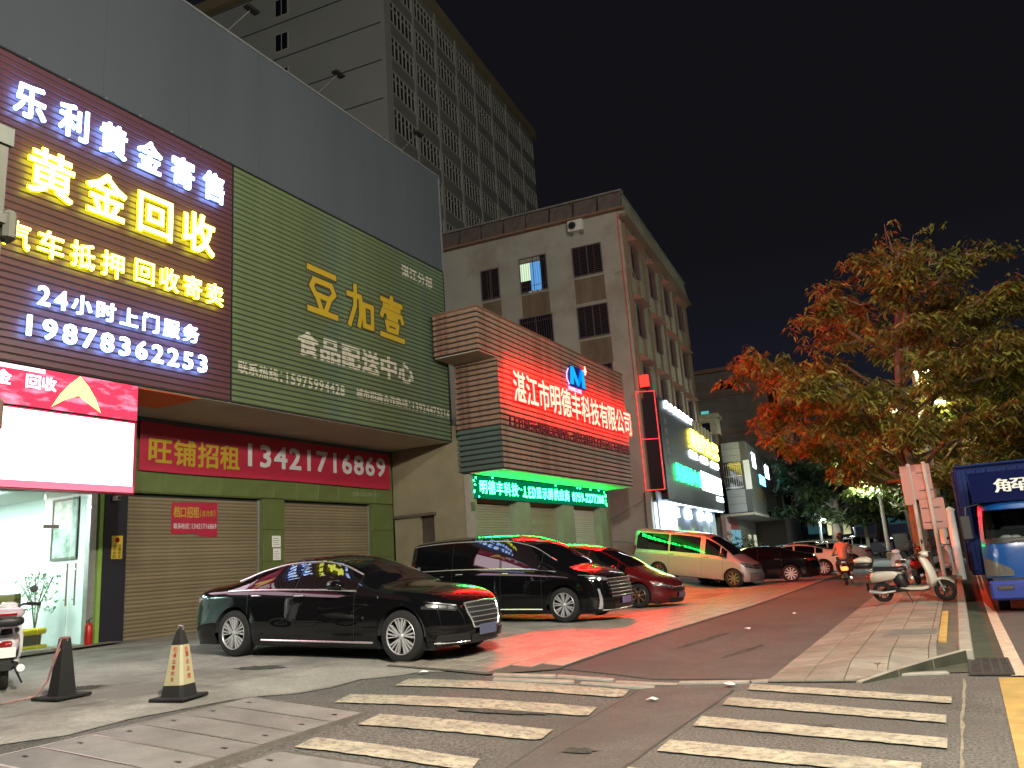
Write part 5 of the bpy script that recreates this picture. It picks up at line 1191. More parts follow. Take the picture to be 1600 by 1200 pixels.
# --- far cars seen from behind / side (rear towards the lane)
def far(name,label,paint,rearpt,headpt,base=SED,**kw):
    sp=dict(base); sp['paint']=paint; sp.update(kw)
    # heading away: front is further (-x); near side is the car's left (facing camera at -y) => side=+1
    fx,fy=headpt; rx,ry=rearpt; h=math.atan2(fy-ry,fx-rx); d=Vector((math.cos(h),math.sin(h))); wb=sp['wb']
    front=Vector(rearpt)+d*wb; n=Vector((-math.sin(h),math.cos(h)))
    c=front-d*(sp['L']/2-sp['fo'])-n*(sp['W']/2-.02)*1
    zf,zr=zg(*front),zg(*rearpt)
    return make_car(name,label,'car',sp,(c.x,c.y,zr+(zf-zr)*.45+.015),(0,-math.atan2(zf-zr,wb),h))
pinkrim=M['alloy']
MID=dict(SED); MID.update(L=4.85,W=1.83,wb=2.78,fo=.95,wheel=(10,'single'),chrome=False,sill=False,grille_frame=None,plates=[(-1,.6,M['plate_blue'])])
MID['top']=[(-2.43,.9),(-2.3,1.04),(-1.95,1.12),(-1.5,1.2),(-.8,1.40),(-.2,1.46),(.2,1.45),(.7,1.33),(1.25,1.06),(1.7,.96),(2.2,.84),(2.43,.66)]
MID['belt']=[(-2.43,.86),(-2,.97),(-1,.98),(0,.95),(1.2,.92),(1.9,.85),(2.43,.62)]
MID['wins']=[(-1.35,-1.05),(-1.0,-.15),(-.08,.88)]; MID['ws']=(.32,1.2); MID['rw']=(-1.75,-.75); MID['seams']=[-1.0,-.12,.9]; MID['mirror']=.65
for k in ('yr','drop'): MID[k]=[(p[0]*.926,p[1]) for p in SED[k]]
far('black_saloon','black saloon parked nose in just beyond the silver van',bp,(-5.85,33.3),(-8.9,32.9),MID)
wp=carpaint('white_car_paint',(.62,.66,.66))
far('white_car','white saloon parked nose in directly behind the black one',wp,(-5.3,38.4),(-8.3,38.2),MID)
far('white_car','farther white saloon standing between the first white car and the rider',wp,(-5.0,47.5),(-8,47.0),MID,wheel=(6,'single'))
far('grey_car','dark grey car glimpsed over the roof of the farthest white car',carpaint('dark_grey_paint',(.04,.04,.05)),(-8.5,62),(-11.5,61.6),MID,wheel=(6,'single'))
SUV=dict(MV); SUV.update(L=4.7,wb=2.75,fo=.9,paint=carpaint('silver_suv',(.4,.4,.42),.4),wheel=(6,'single'),sill=False,plates=[])
SUV['top']=[(-2.35,1.2),(-2.25,1.45),(-2.0,1.62),(-1,1.70),(0,1.69),(.5,1.55),(1.05,1.22),(1.4,1.08),(1.9,.98),(2.2,.88),(2.35,.74)]
SUV['belt']=[(-2.35,.98),(0,1.0),(1.2,.98),(1.9,.9),(2.35,.68)]; SUV['wins']=[(-1.95,-1.0),(-.92,.0),(.07,.9)]; SUV['ws']=(.35,1.3); SUV['seams']=[-.95,.03,1.0]; SUV['mirror']=.8
SUV['yr']=[(-2.35,.78),(0,.76),(1,.8),(2.35,.85)]; SUV['drop']=[(-2.35,.08),(0,.08),(1.1,.05),(2.35,.03)]; SUV['patches']=[p for p in MV['patches'] if p[0]!='fang_trim']; SUV['bars']=[]
far('silver_suv','silver sport utility vehicle crossing the far end of the lane behind the rider',SUV['paint'],(-6.9,76),(-11,76.2),SUV)
far('yellow_lit_car','pale small car beyond the silver sport utility vehicle, yellow street light painted in',carpaint('yellow_lit_paint',(.5,.47,.33)),(-4.6,79),(-7,80),MID,wheel=(6,'single'))  # yellow of the street light is put into the paint colour
# --- blue box truck facing the camera
TK=empty('blue_box_truck',(1.42,17.5,0),label='blue light box truck with white brush lettering above the windscreen, front facing the camera',cat='truck')
tb=carpaint('truck_blue',(.003,.055,.22),0,.3); tnavy=carpaint('truck_navy',(.004,.006,.035),0,.4); tdb=mat('cargo_box_blue',(.006,.014,.075),.6,spec=.12,var=.1)
# cab (local: x -1.02..1.02, front at y=0, going +y)
def cabsec(z):
    f=curve([(.35,.02),(.6,0),(1.2,.03),(1.35,.08),(2.0,.34),(2.1,.42)]); return f(z)
wv=curve([(.3,.98),(.6,1.02),(1.2,1.0),(1.9,.94),(2.1,.90)])
zs=[.62,.72,.85,1.0,1.15,1.24,1.34,1.5,1.7,1.86,1.95,2.05]
vs=[];nU=24
for z in zs:
    yf=cabsec(z); w_=wv(z)
    for i in range(nU+1):
        u=-1+2*i/nU; vs.append((w_*math.copysign(abs(u)**.8,u), yf+.30*abs(u)**5, z))
    
fs=[]
for j in range(len(zs)-1):
    for i in range(nU):
        if zs[j]>=1.34-1e-6 and zs[j+1]<=1.87 and 1<=i<nU-1: continue
        a=j*(nU+1)+i; fs.append((a,a+1,a+nU+2,a+nU+1))
mk('cab_front',vs,fs,tb,TK,smooth=True)
def frontpatch(name,m,z0,z1,u0,u1,off,nz=6,nu=16):
    vs=[];fs=[]
    for j in range(nz+1):
        z=z0+(z1-z0)*j/nz
        for i in range(nu+1):
            u=u0+(u1-u0)*i/nu; vs.append((wv(z)*math.copysign(abs(u)**.8,u), cabsec(z)+.30*abs(u)**5-off, z))
    for j in range(nz):
        for i in range(nu): a=j*(nu+1)+i; fs.append((a,a+1,a+nu+2,a+nu+1))
    return mk(name,vs,fs,m,TK,smooth=True)
frontpatch('windscreen',glassmat('truck_glass',(.55,.6,.6)),1.33,1.88,-.92,.92,.012); frontpatch('cowl_strip',M['black'],1.25,1.35,-.9,.9,.014,2); 
MB().box(-.93,.93,.32,1.7,.62,1.24).obj('cab_body',tb,TK); MB().box(-.88,.88,1.5,1.6,1.25,2.0).box(-.88,.88,.9,1.5,1.25,1.5).obj('cab_interior',M['dark'],TK); MB().bbox(.15,.6,1.0,1.2,1.3,1.85,.05).bbox(-.6,-.15,1.0,1.2,1.3,1.85,.05).obj('seat',mat('cab_seat',(.05,.05,.055),.8),TK)
MB().add([(-1.0,.32,.45),(-1.0,1.7,.45),(-1.0,1.7,1.24),(-1.0,.33,1.24),(-.9,1.7,2.05),(-.9,.7,2.05),(1.0,.32,.45),(1.0,1.7,.45),(1.0,1.7,1.24),(1.0,.33,1.24),(.9,1.7,2.05),(.9,.7,2.05)],[(0,3,2,1),(3,5,4,2),(6,7,8,9),(9,8,10,11),(5,11,10,4),(1,2,4,10,8,7)]).obj('cab_side',tb,TK)
MB().add([(-.985,.45,1.27),(-.985,1.3,1.27),(-.91,1.3,1.9),(-.915,.75,1.9),(-1.0,.45,1.27),(-1.0,1.3,1.27),(-.925,1.3,1.9),(-.93,.75,1.9)],[(4,7,6,5),(0,1,2,3),(0,4,5,1),(3,2,6,7)]).obj('side_window',M['glass_dark'],TK)
# roof fairing with lettering
fr=MB()
fr.add([(-1.0,.28,2.02),(1.0,.28,2.02),(1.0,.75,2.62),(-1.0,.75,2.62),(-1.0,1.5,2.62),(1.0,1.5,2.62),(-1.0,1.5,2.02),(1.0,1.5,2.02)],[(0,1,2,3),(3,2,5,4),(0,3,4,6),(1,7,5,2),(4,5,7,6)])
fr.obj('roof_fairing',tnavy,TK)
# lettering lies on the sloped fairing
fl_=empty('fairing_lettering',(0,.28,2.02),parent=TK,rot=(-math.atan2(.47,.60),0,0))
text(fl_,'解放',-.62,.62,.2,.56,-.012,mat('decal_white',(.5,.5,.47),.5),.012)
MB().bbox(-1.0,1.0,-.12,.35,.24,.58,.04).obj('bumper',mat('bumper_blue',(.015,.035,.22),.35,coat=.5),TK)
MB().box(-.42,.42,-.13,-.1,.36,.5).obj('lower_grille',M['black'],TK); MB().box(-.92,.92,.0,.3,.58,.625).obj('gap_strip',M['black'],TK)
for s in (-1,1):
    vs=[];fs=[];nu_,nz_=10,5
    for j in range(nz_+1):
        for i in range(nu_+1):
            q=i/nu_; x_=.56+(.985-.56)*q; zlo=.66; zhi=.76+.24*q**.8; z=zlo+(zhi-zlo)*j/nz_; vs.append((s*x_*wv(z)/1.0, cabsec(z)+.30*x_**6.25-.02, z))
    for j in range(nz_):
        for i in range(nu_): a_=j*(nu_+1)+i; f_2=(a_,a_+1,a_+nu_+2,a_+nu_+1); fs.append(f_2 if s>0 else f_2[::-1])
    mk('headlight',vs,fs,mat('truck_lamp_lens',(.22,.205,.18),.08,.5,coat=1) if s<0 else bpy.data.materials['truck_lamp_lens'],TK,smooth=True)
    MB().bbox(*sorted((s*.62,s*.88)),-.135,-.1,.42,.5,.01).obj('fog_lamp',M['lens'],TK)
    a=MB().tube([(s*.92,.3,2.0),(s*1.15,.1,1.95),(s*1.18,.08,1.75)],.015,6).obj('mirror_arm',M['black'],TK)
    MB().bbox(*sorted((s*1.10,s*1.28)),.06,.14,1.35,1.8,.02).obj('mirror',M['black'],a)
    for yy in (.75,): 
        make_wheel(TK,s*.82,yy,.36,.2,s,(8,'single'),M['steel']).rotation_euler=(0,0,-PI/2) if False else (0,0,0)
# wheels above were built for x-axis cars: replace by axle-aligned ones
for o in [q for q in TK.children if q.name.startswith('wheel')]:
    for c in list(o.children): bpy.data.objects.remove(c)
    bpy.data.objects.remove(o)
for s in (-1,1):
    for yy in (.85,3.9):
        w=make_wheel(TK,0,0,.37,.2,-1,(8,'single'),M['steel']); w.location=(s*.80,yy,.37); w.rotation_euler=(0,0,PI/2 if s>0 else -PI/2)
MB().tube([(-.55,-.13,1.34),(-.15,-.06,1.34),(.1,-.0,1.5)],.012,5).obj('wiper',M['black'],TK)
blob(TK,'dashboard_bag',M['white_plastic'],[(-.55,.62,1.32,.13,.6),(-.4,.65,1.33,.1,.6),(-.2,.65,1.31,.07,.6)])
bx=MB().bbox(-1.22,1.22,1.75,5.9,.62,2.84,.03); bx.obj('cargo_box',tdb,TK)
rb=MB().bbox(0,.1,-.035,.0,.7,2.76,.012); o=rb.obj('rib',tdb); rbm=o.data; bpy.data.objects.remove(o)
for k in range(13): inst('rib',rbm,TK,(-1.18+k*.185,1.75,0))
for k in range(22): inst('rib',rbm,TK,(-1.22,5.8-k*.185,0),(0,0,-PI/2))
MB().tube([(-1.15,1.72,2.9),(-1.15,1.72,2.84),(1.2,1.72,2.84)],.03,6).obj('box_edge',tdb,TK)
MB().box(-.5,.5,.4,5.8,.5,.6).obj('chassis',M['black'],TK); MB().tube([(-1.12,1.8,.62),(-1.08,2.3,.3),(-1.08,3.2,.3)],.02,6).obj('side_guard',M['steel'],TK)
# --- box truck at the left edge
LT=empty('parked_cream_truck',(-.03,-.02,0),label='rear corner of a tall cream box truck with strap hinges at the left edge',cat='truck')
Mct=mat('cream_truck_panel',(.055,.055,.04),.6,var=.15,scale=1.2,stain=(.055,.052,.038),sscale=1.2); Mpost=mat('truck_post_green',(.06,.068,.055),.6,var=.2,scale=4)
MB().box(-5.9,-4.0,-4.0,2.06,1.0,3.78).obj('cargo_box',Mct,LT)
MB().box(-4.0,-3.95,2.0,2.13,.98,3.80).obj('edge_post',Mct,LT); MB().box(-3.999,-3.975,1.90,1.995,1.0,3.78).obj('corner_groove',Mpost,LT)
MB().box(-5.9,-3.94,-4.0,2.15,3.80,3.90).obj('top_rail',Mpost,LT)
for z in (1.36,2.40,3.38): MB().bbox(-3.97,-3.92,1.0,2.16,z-.035,z+.035,.012).bbox(-3.99,-3.91,2.12,2.19,z-.11,z+.06,.02).obj('strap_hinge',Mct,LT)
for z in (2.0,3.05): MB().box(-3.999,-3.99,1.3,1.86,z,z+.12).obj('reflective_tape',M['print_red'],LT)
MB().box(-3.99,-3.93,1.95,2.16,.9,.98).obj('corner_block',Mct,LT); MB().tube([(-4.05,2.08,.95),(-4.05,2.08,.25)],.03,8).obj('light_bracket',Mct,LT)
MB().box(-5.9,-4.3,-4,1.9,.6,1.0).obj('chassis',M['black'],LT)
for yy in (-2.6,.4):
    w=make_wheel(LT,0,0,.42,.25,-1,(8,'single'),M['steel']); w.location=(-4.45,yy,.42+zg(-4.45,yy)); w.rotation_euler=(0,0,PI/2)
# ================================================================ SCOOTERS, RIDER, STREET THINGS
def small_wheel(parent,x,r,w,m=None):
    wh=empty('wheel',(x,0,r),parent=parent)
    MB().lathe([(r*.62,-w*.4),(r*.85,-w/2),(r*.97,-w*.3),(r,0),(r*.97,w*.3),(r*.85,w/2),(r*.62,w*.4)],28,'y').obj('tyre',M['rubber'],wh,smooth=True)
    mb=MB().lathe([(r*.64,-w*.4),(r*.60,-w*.2),(r*.60,w*.2),(r*.64,w*.4)],28,'y').lathe([(0,-w*.45),(r*.2,-w*.45),(r*.22,-w*.2),(r*.22,w*.2),(r*.2,w*.45),(0,w*.45)],18,'y')
    for k in range(6): a=2*PI*k/6; mb.tube([(r*.18*math.cos(a),0,r*.18*math.sin(a)),(r*.62*math.cos(a),0,r*.62*math.sin(a))],r*.06,6)
    mb.obj('rim',m or M['dark_alloy'],wh)
    return wh
def scooter(name,label,loc,rz,body,seat=None,box_lid=None,rot=None,wb=1.24,plate=False,group=None):
    seat=seat or M['black']
    t=empty(name,loc,label=label,cat='scooter',group=group,rot=rot or (0,0,rz))
    r=.215; xr=-wb/2; xf=wb/2
    small_wheel(t,xr,r,.1); small_wheel(t,xf,r,.09)
    MB().loft([(xr-.22,.50,.02,.03,0,.3),(xr-.17,.52,.10,.10),(xr-.02,.55,.145,.13),(xr+.18,.575,.15,.13),(xr+.34,.585,.14,.12),(xr+.44,.57,.10,.08),(xr+.5,.55,.02,.02)],18,2.6).obj('rear_body',body,t,smooth=True)
    MB().loft([(xr+.30,.50,.13,.12),(xr+.42,.47,.15,.17),(xr+.5,.42,.14,.16),(xr+.53,.36,.12,.10)],14,3).obj('under_seat_panel',M['black'],t,smooth=True)
    MB().loft([(xr-.12,.70,.05,.02),(xr-.06,.71,.12,.035),(xr+.2,.705,.14,.04),(xr+.42,.69,.14,.055),(xr+.50,.71,.12,.05),(xr+.56,.67,.07,.03)],16,2.4).obj('seat',seat,t,smooth=True)
    MB().loft([(xr+.18,.26,.11,.05),(xr+.4,.27,.15,.045),(xr+.75,.27,.15,.04),(xr+.95,.29,.13,.05)],14,3).obj('floorboard',M['black'],t,smooth=True)
    MB().loft([(xr+.42,.31,.155,.02),(xr+.6,.285,.165,.035),(xr+.85,.285,.165,.04),(xr+.98,.32,.15,.05),(xr+1.03,.40,.13,.05)],14,3).obj('side_skirt',body,t,smooth=True)
    # leg shield : swept band
    v=[];prof=[(xf-.18,.32,.17),(xf-.15,.45,.19),(xf-.17,.6,.19),(xf-.22,.75,.16),(xf-.28,.88,.11),(xf-.31,.96,.07)]; nn=9
    for (x,z,w_) in prof:
        for k in range(nn): u=-1+2*k/(nn-1); v.append((x-.07*u*u+.05,w_*u,z))
    for (x,z,w_) in prof:
        for k in range(nn): u=-1+2*k/(nn-1); v.append((x-.07*u*u-.015,w_*u,z))
    f=[];m_=len(prof)
    for j in range(m_-1):
        for k in range(nn-1):
            a=j*nn+k; f.append((a,a+1,a+nn+1,a+nn)); b=a+m_*nn; f.append((b+nn,b+nn+1,b+1,b))
    for j in range(m_-1):
        for k in (0,nn-1): a=j*nn+k; b=a+m_*nn; f.append((a,a+nn,b+nn,b))
    for j in (0,m_-1):
        for k in range(nn-1): a=j*nn+k; b=a+m_*nn; f.append((a,b,b+1,a+1))
    mk('leg_shield',v,f,body,t,smooth=True)
    MB().loft([(xf-.20,.33,.03,.03),(xf-.12,.44,.075,.035),(xf,.475,.085,.03),(xf+.12,.44,.075,.035),(xf+.2,.37,.05,.03)],12,2.2).obj('front_fender',body,t,smooth=True)
    MB().tube([(xf-.27,0,.93),(xf-.12,0,.5),(xf-.06,.07,.4),(xf,.07,r)],.022,8).tube([(xf-.12,0,.5),(xf-.06,-.07,.4),(xf,-.07,r)],.022,8).obj('fork',M['chrome'],t)
    MB().tube([(xf-.42,-.33,1.0),(xf-.33,-.18,1.01),(xf-.29,0,.96),(xf-.33,.18,1.01),(xf-.42,.33,1.0)],.016,8).obj('handlebar',M['black'],t)
    for s in (-1,1):
        MB().tube([(xf-.45,s*.36,.995),(xf-.36,s*.22,1.01)],.022,8).obj('grip',M['rubber'],t)
        mm=MB().tube([(xf-.35,s*.2,1.0),(xf-.33,s*.26,1.17)],.006,5).obj('mirror_stem',M['black'],t); MB().lathe([(0,-.01),(.05,-.008),(.05,.008),(0,.01)],16,'x',(xf-.33,s*.28,1.2)).obj('mirror',M['black'],mm)
    MB().loft([(xf-.36,.97,.10,.05),(xf-.28,.985,.12,.065),(xf-.2,.97,.09,.06),(xf-.17,.96,.05,.04)],14,2.3).obj('handlebar_cover',body,t,smooth=True)
    MB().lathe([(0,.0),(.055,-.004),(.06,-.02)],18,'x',(xf-.165,0,.96)).obj('headlight',M['lens'],t)
    MB().loft([(xr-.28,.55,.05,.04),(xr-.24,.55,.07,.045),(xr-.2,.55,.07,.04)],12,3).obj('tail_light',M['red_lens'],t,smooth=True)
    MB().loft([(xr-.02,r+.02,.06,.07,.07),(xr+.2,r+.04,.06,.08,.06),(xr+.42,.28,.05,.07,.03)],12,3).obj('engine',M['dark_alloy'],t,smooth=True)
    MB().tube([(xr+.3,-.12,.25),(xr+.05,-.16,.22),(xr-.22,-.17,.26)],[.02,.035,.045],10).obj('exhaust',M['steel'],t)
    MB().tube([(xr+.5,-.1,.24),(xr+.62,-.2,.02)],.012,6).obj('kickstand',M['black'],t)
    MB().tube([(xr-.12,.08,.66),(xr-.36,.06,.78),(xr-.36,-.06,.78),(xr-.12,-.08,.66)],.012,6).obj('rack',M['steel'],t)
    MB().box(xr-.3,xr-.285,-.07,.07,.25,.42).obj('mudflap',M['black'],t)
    if box_lid:
        b=MB().loft([(xr-.46,.82,.10,.04),(xr-.43,.82,.16,.06),(xr-.33,.82,.18,.065),(xr-.18,.82,.17,.06),(xr-.12,.82,.12,.04)],18,3).obj('top_box',M['black'],t,smooth=True)
        MB().loft([(xr-.47,.89,.06,.03),(xr-.44,.905,.155,.055),(xr-.34,.92,.18,.07),(xr-.22,.92,.17,.065),(xr-.14,.895,.13,.045),(xr-.11,.885,.05,.03)],18,2.6).obj('lid',box_lid,b,smooth=True)
        MB().tube([(xr-.515,-.1,.905),(xr-.515,.1,.905)],.016,6).obj('reflector',M['red_lens'],b)
    if plate: MB().box(xr-.34,xr-.33,-.11,.11,.40,.52).obj('number_plate',M['paper'],t)
    return t
wp2=carpaint('cream_scooter_paint',(.55,.50,.42),0,.3)
def hz(x,y): return hs(x,y)+.014
scooter('cream_scooter','cream retro scooter with black seat and white lidded top box parked across the pavement',(-.94,19.35,hz(-.94,19.35)),math.atan2(-.25,1.15),wp2,box_lid=wp2,rot=(rad(7),0,math.atan2(-.25,1.15)))
scooter('white_scooter','white and maroon scooter with top box at the far left, seen from behind',(-11.05,6.31,zg(-11.05,6.31)+.012),rad(150),carpaint('white_scooter_paint',(.6,.58,.6)),box_lid=carpaint('lid_paint',(.45,.35,.4)),plate=True)
scooter('small_white_motorbike','small white scooter standing behind the slim pole near the tree trunk',(-1.55,26.4,hz(-1.5,26)),rad(100),carpaint('white_bike_paint',(.65,.65,.66)))
scooter('red_scooter','dark red scooter with shining tail light tucked against the foot of the tree',(-1.0,26.6,hz(-1,26)),rad(80),carpaint('red_bike_paint',(.25,.01,.01)))
scooter('grey_scooter','grey scooter parked behind the sign poles at the far end of the pavement',(-.55,29.8,hz(-.5,29)),rad(70),carpaint('grey_bike_paint',(.25,.27,.3)))
scooter('blue_scooter','pale blue scooter farther along the pavement behind the white post',(-.3,33.5,hz(-.5,30)),rad(95),carpaint('blue_bike_paint',(.3,.36,.42)))
# --- cargo tricycle far away
ct=empty('cargo_tricycle',(-4.2,66,0),rad(170),label='dark cargo tricycle with a closed cab beside the far kerb',cat='tricycle')
MB().bbox(-.3,1.3,-.6,.6,.5,1.2,.04).obj('cargo_box',mat('trike_blue',(.03,.035,.07),.5),ct); MB().bbox(-1.4,-.35,-.55,.55,.4,1.75,.08).obj('cab',mat('trike_cab',(.1,.12,.12),.3),ct)
MB().box(-1.42,-1.38,-.45,.45,1.0,1.6).obj('windscreen',M['glass_dark'],ct)
for x in (-1.2,.6): small_wheel(ct,x,.28,.12)
# --- rider
def skin(name,verts,edges,radii,m,parent,root=0,sub=2):
    me=bpy.data.meshes.new(name); me.from_pydata(verts,edges,[]); me.materials.append(m); o=bpy.data.objects.new(name,me); link(o,parent)
    md=o.modifiers.new('s','SKIN'); md.use_smooth_shade=True
    for i,r in enumerate(radii): me.skin_vertices[0].data[i].radius=(r,r) if not isinstance(r,tuple) else r
    me.skin_vertices[0].data[root].use_root=True
    s=o.modifiers.new('ss','SUBSURF'); s.levels=sub; s.render_levels=sub
    return o
RD=(-3.52,30.45,.0)
hd=rad(90+6)
MBk=scooter('ridden_scooter','scooter ridden away along the lane with its orange red tail light on',(*RD[:2],0.012),hd,carpaint('maroon_scooter',(.06,.012,.015)))
mb=MB().loft([(-.93,.56,.07,.05),(-.88,.56,.12,.07),(-.84,.56,.12,.06)],12,3); o=mb.obj('lit_tail_lamp',emit('tail_glow',(1,.16,.04),5),MBk)
PS=empty('person',RD,hd,label='person in a salmon orange top with dark hair riding the scooter away, seen from behind',cat='person')
skm=mat('skin_tone',(.42,.24,.16),.55); top_=mat('salmon_top',(.55,.20,.14),.8,var=.1,scale=8); trs=mat('dark_trousers',(.03,.022,.025),.8); hr=mat('dark_hair',(.012,.009,.008),.5)
# local: x forward; y left
bv=[(-.18,0,.82),(-.17,0,.98),(-.14,0,1.16),(-.11,0,1.32),(-.08,0,1.42),(-.05,0,1.50),(-.03,0,1.58),(-.02,0,1.66),
    (-.1,.17,1.36),(-.02,.29,1.14),(.2,.31,1.03),(.27,.32,1.01), (-.1,-.17,1.36),(-.02,-.29,1.14),(.2,-.31,1.03),(.27,-.32,1.01),
    (-.14,.11,.80),(.24,.21,.72),(.2,.20,.36),(.24,.20,.30), (-.14,-.11,.80),(.24,-.21,.72),(.2,-.20,.36),(.24,-.20,.30)]
be=[(0,1),(1,2),(2,3),(3,4),(4,5),(5,6),(6,7),(3,8),(8,9),(9,10),(10,11),(3,12),(12,13),(13,14),(14,15),(0,16),(16,17),(17,18),(18,19),(0,20),(20,21),(21,22),(22,23)]
br=[.15,.135,.145,.15,.07,.058,.095,.085,.06,.042,.034,.036,.06,.042,.034,.036,.10,.075,.05,.045,.10,.075,.05,.045]
body=skin('body',bv,be,br,skm,PS)
skin('top',bv[:4]+[bv[8],bv[12],(-.07,.24,1.24),(-.07,-.24,1.24)],[(0,1),(1,2),(2,3),(3,4),(3,5),(4,6),(5,7)],[.165,.155,.165,.165,.082,.082,.066,.066],top_,PS)
skin('trousers',[bv[0],bv[16],bv[17],(.2,.2,.40),bv[20],bv[21],(.2,-.2,.40)],[(0,1),(1,2),(2,3),(0,4),(4,5),(5,6)],[.17,.12,.092,.065,.12,.092,.065],trs,PS)
def shoe(s): MB().loft([(.1,.29,.04,.03,s*.2),(.16,.295,.05,.045,s*.2),(.3,.285,.05,.035,s*.2),(.36,.28,.03,.02,s*.2)],12,2.4).obj('shoe',M['black'],PS,smooth=True)
shoe(1); shoe(-1)
mb=MB(); 
mb.lathe([(.118*math.sin(PI*i/10),-.135*math.cos(PI*i/10)) for i in range(11)],18,'z',(-.035,0,1.645)); mb.loft([(-.13,1.54,.03,.09),(-.10,1.54,.075,.10),(-.06,1.55,.06,.08)],12)
mb.obj('hair',hr,PS,smooth=True)
for s in (-1,1):
    for q in range(4): MB().tube([(.26,s*(.30+q*.018),1.02),(.30,s*(.30+q*.02),1.03),(.31,s*(.30+q*.02),1.0),(.285,s*(.30+q*.018),.985)],.009,6).obj('finger',skm,body)
    MB().tube([(.25,s*.29,1.0),(.285,s*.275,.985),(.30,s*.285,.97)],.010,6).obj('thumb',skm,body)
    MB().loft([(-.0,1.6,.01,.03,s*.1),(.01,1.6,.018,.035,s*.1)],8).obj('ear',skm,body)
MB().loft([(.055,1.61,.015,.02),(.085,1.6,.014,.018)],8).obj('nose',skm,body)
# --- cones
def cone(loc,rz,label,printed):
    c=empty('traffic_cone',loc,rz,label=label,cat='traffic cone',group='square barrier cones on the driveway')
    MB().bbox(-.22,.22,-.22,.22,.0,.035,.012).obj('base',M['rubber'],c)
    def fr(z0,z1,w0,w1,name,m,par=c,ch=.25):
        v=[]
        for z,w in ((z0,w0),(z1,w1)):
            k=w*ch; v += [(w-k,-w,z),(w,-w+k,z),(w,w-k,z),(w-k,w,z),(-w+k,w,z),(-w,w-k,z),(-w,-w+k,z),(-w+k,-w,z)]
        return mk(name,v,[(i,(i+1)%8,8+(i+1)%8,8+i) for i in range(8)]+[tuple(range(8,16)),tuple(reversed(range(8)))],m,par)
    if printed:
        fr(.035,.15,.145,.128,'foot',M['rubber']); sl=fr(.151,.56,.127,.072,'printed_sleeve',mat('cone_sleeve',(.38,.35,.21),.6,var=.08))
        fr(.561,.70,.071,.035,'tip',M['rubber']); fr(.701,.74,.034,.012,'tip_end',M['rubber'])
        MB().tube([(-.03,0,.72),(-.02,0,.76),(.03,0,.75),(.035,0,.71)],.006,5).obj('hook',M['chrome'],c)
        rd_=mat('cone_red_print',(.45,.05,.02),.6)
        sl_ang=math.atan2(.055,.409)
        for rot_,s in ((0,'请注意安全'),(PI/2,'禁止占用')):
            face=empty('printed_face',(0,0,.151),parent=c,rot=(0,0,rot_))
            inner=face
            n=len(s)
            for i,ch in enumerate(s):
                z=.30-i*(.30/n)-.0; w=.127-.055*z/.409; hgt=.30/n*.78
                for o in text(inner,ch,-hgt/2,hgt/2,0,hgt,0,rd_,.03): o.location=(0,-(.127-.055*(z-.02)/.409)-.001,z-.02); o.rotation_euler=(-sl_ang,0,0)
            zc=.36; y=-(.127-.055*zc/.409)-.001
            mb=MB(); nn=20
            for i in range(nn):
                a0,a1=2*PI*i/nn,2*PI*(i+1)/nn; mb.add([(.03*math.cos(a0),0,.03*math.sin(a0)),(.03*math.cos(a1),0,.03*math.sin(a1)),(.024*math.cos(a1),0,.024*math.sin(a1)),(.024*math.cos(a0),0,.024*math.sin(a0))],[(0,3,2,1)])
            mb.add([(-.021,-.0005,.017),(-.017,-.0005,.021),(.021,-.0005,-.017),(.017,-.0005,-.021)],[(0,3,2,1)])
            r_=mb.obj('no_parking_ring',rd_,inner,loc=(0,y,zc),rot=(-sl_ang,0,0))
            for o in text(inner,'P',-.015,.015,0,.04,0,rd_,.04): o.location=(0,y-.0,zc-.02); o.rotation_euler=(-sl_ang,0,0)
    else:
        fr(.035,.64,.115,.05,'body',M['rubber']); fr(.641,.66,.05,.04,'worn_tip',mat('worn_tip',(.2,.08,.07),.8))
        MB().tube([(.02,-.06,.64),(-.03,-.09,.45),(-.09,-.12,.2),(-.16,-.2,.05),(-.35,-.45,.015),(-.7,-.6,.01)],.012,5).tube([(.05,0,.63),(.0,-.075,.5),(-.07,-.11,.28)],.01,5).obj('tape_tail',mat('red_white_tape',(.35,.18,.17),.6,var=.5,scale=12),c)
    return c
cone((-7.62,6.22,zg(-7.62,6.22)+.014),rad(14),'black tipped cone with a cream sleeve printed in red, right hand one',True)
cone((-9.1,5.85,zg(-9.1,5.85)+.014),rad(5),'plain black cone with red and white tape trailing from it, left hand one',False)
# --- poles and boards
Mpole=mat('painted_pole',(.5,.47,.42),.5,var=.1)
pa=empty('slim_pole',(-.82,25.2,hz(-.8,25)),0,label='slim pale pole just left of the tree trunk carrying a narrow board',cat='pole')
MB().tube([(0,0,0),(0,0,3.35)],.05,10).obj('post',Mpole,pa); MB().bbox(-.24,.02,-.05,-.01,2.2,3.3,.01).obj('board',mat('salmon_board',(.50,.24,.20),.6,var=.05),pa)
pb=empty('sign_pole',(-.42,25.6,hz(-.4,25)),0,label='slim pale pole right of the tree trunk holding two stacked plain boards',cat='pole')
MB().tube([(0,0,0),(-.02,0,3.4)],.055,10).obj('post',Mpole,pb); MB().bbox(-.38,.12,.06,.1,2.35,3.35,.01).obj('board',bpy.data.materials['salmon_board'],pb); MB().bbox(-.3,.33,.07,.11,1.5,2.36,.01).obj('board',bpy.data.materials['salmon_board'],pb)
for z in (1.7,2.1,2.6,3.1): MB().tube([(-.25,.05,z),(.2,.05,z)],.012,5).obj('bracket',M['steel'],pb)
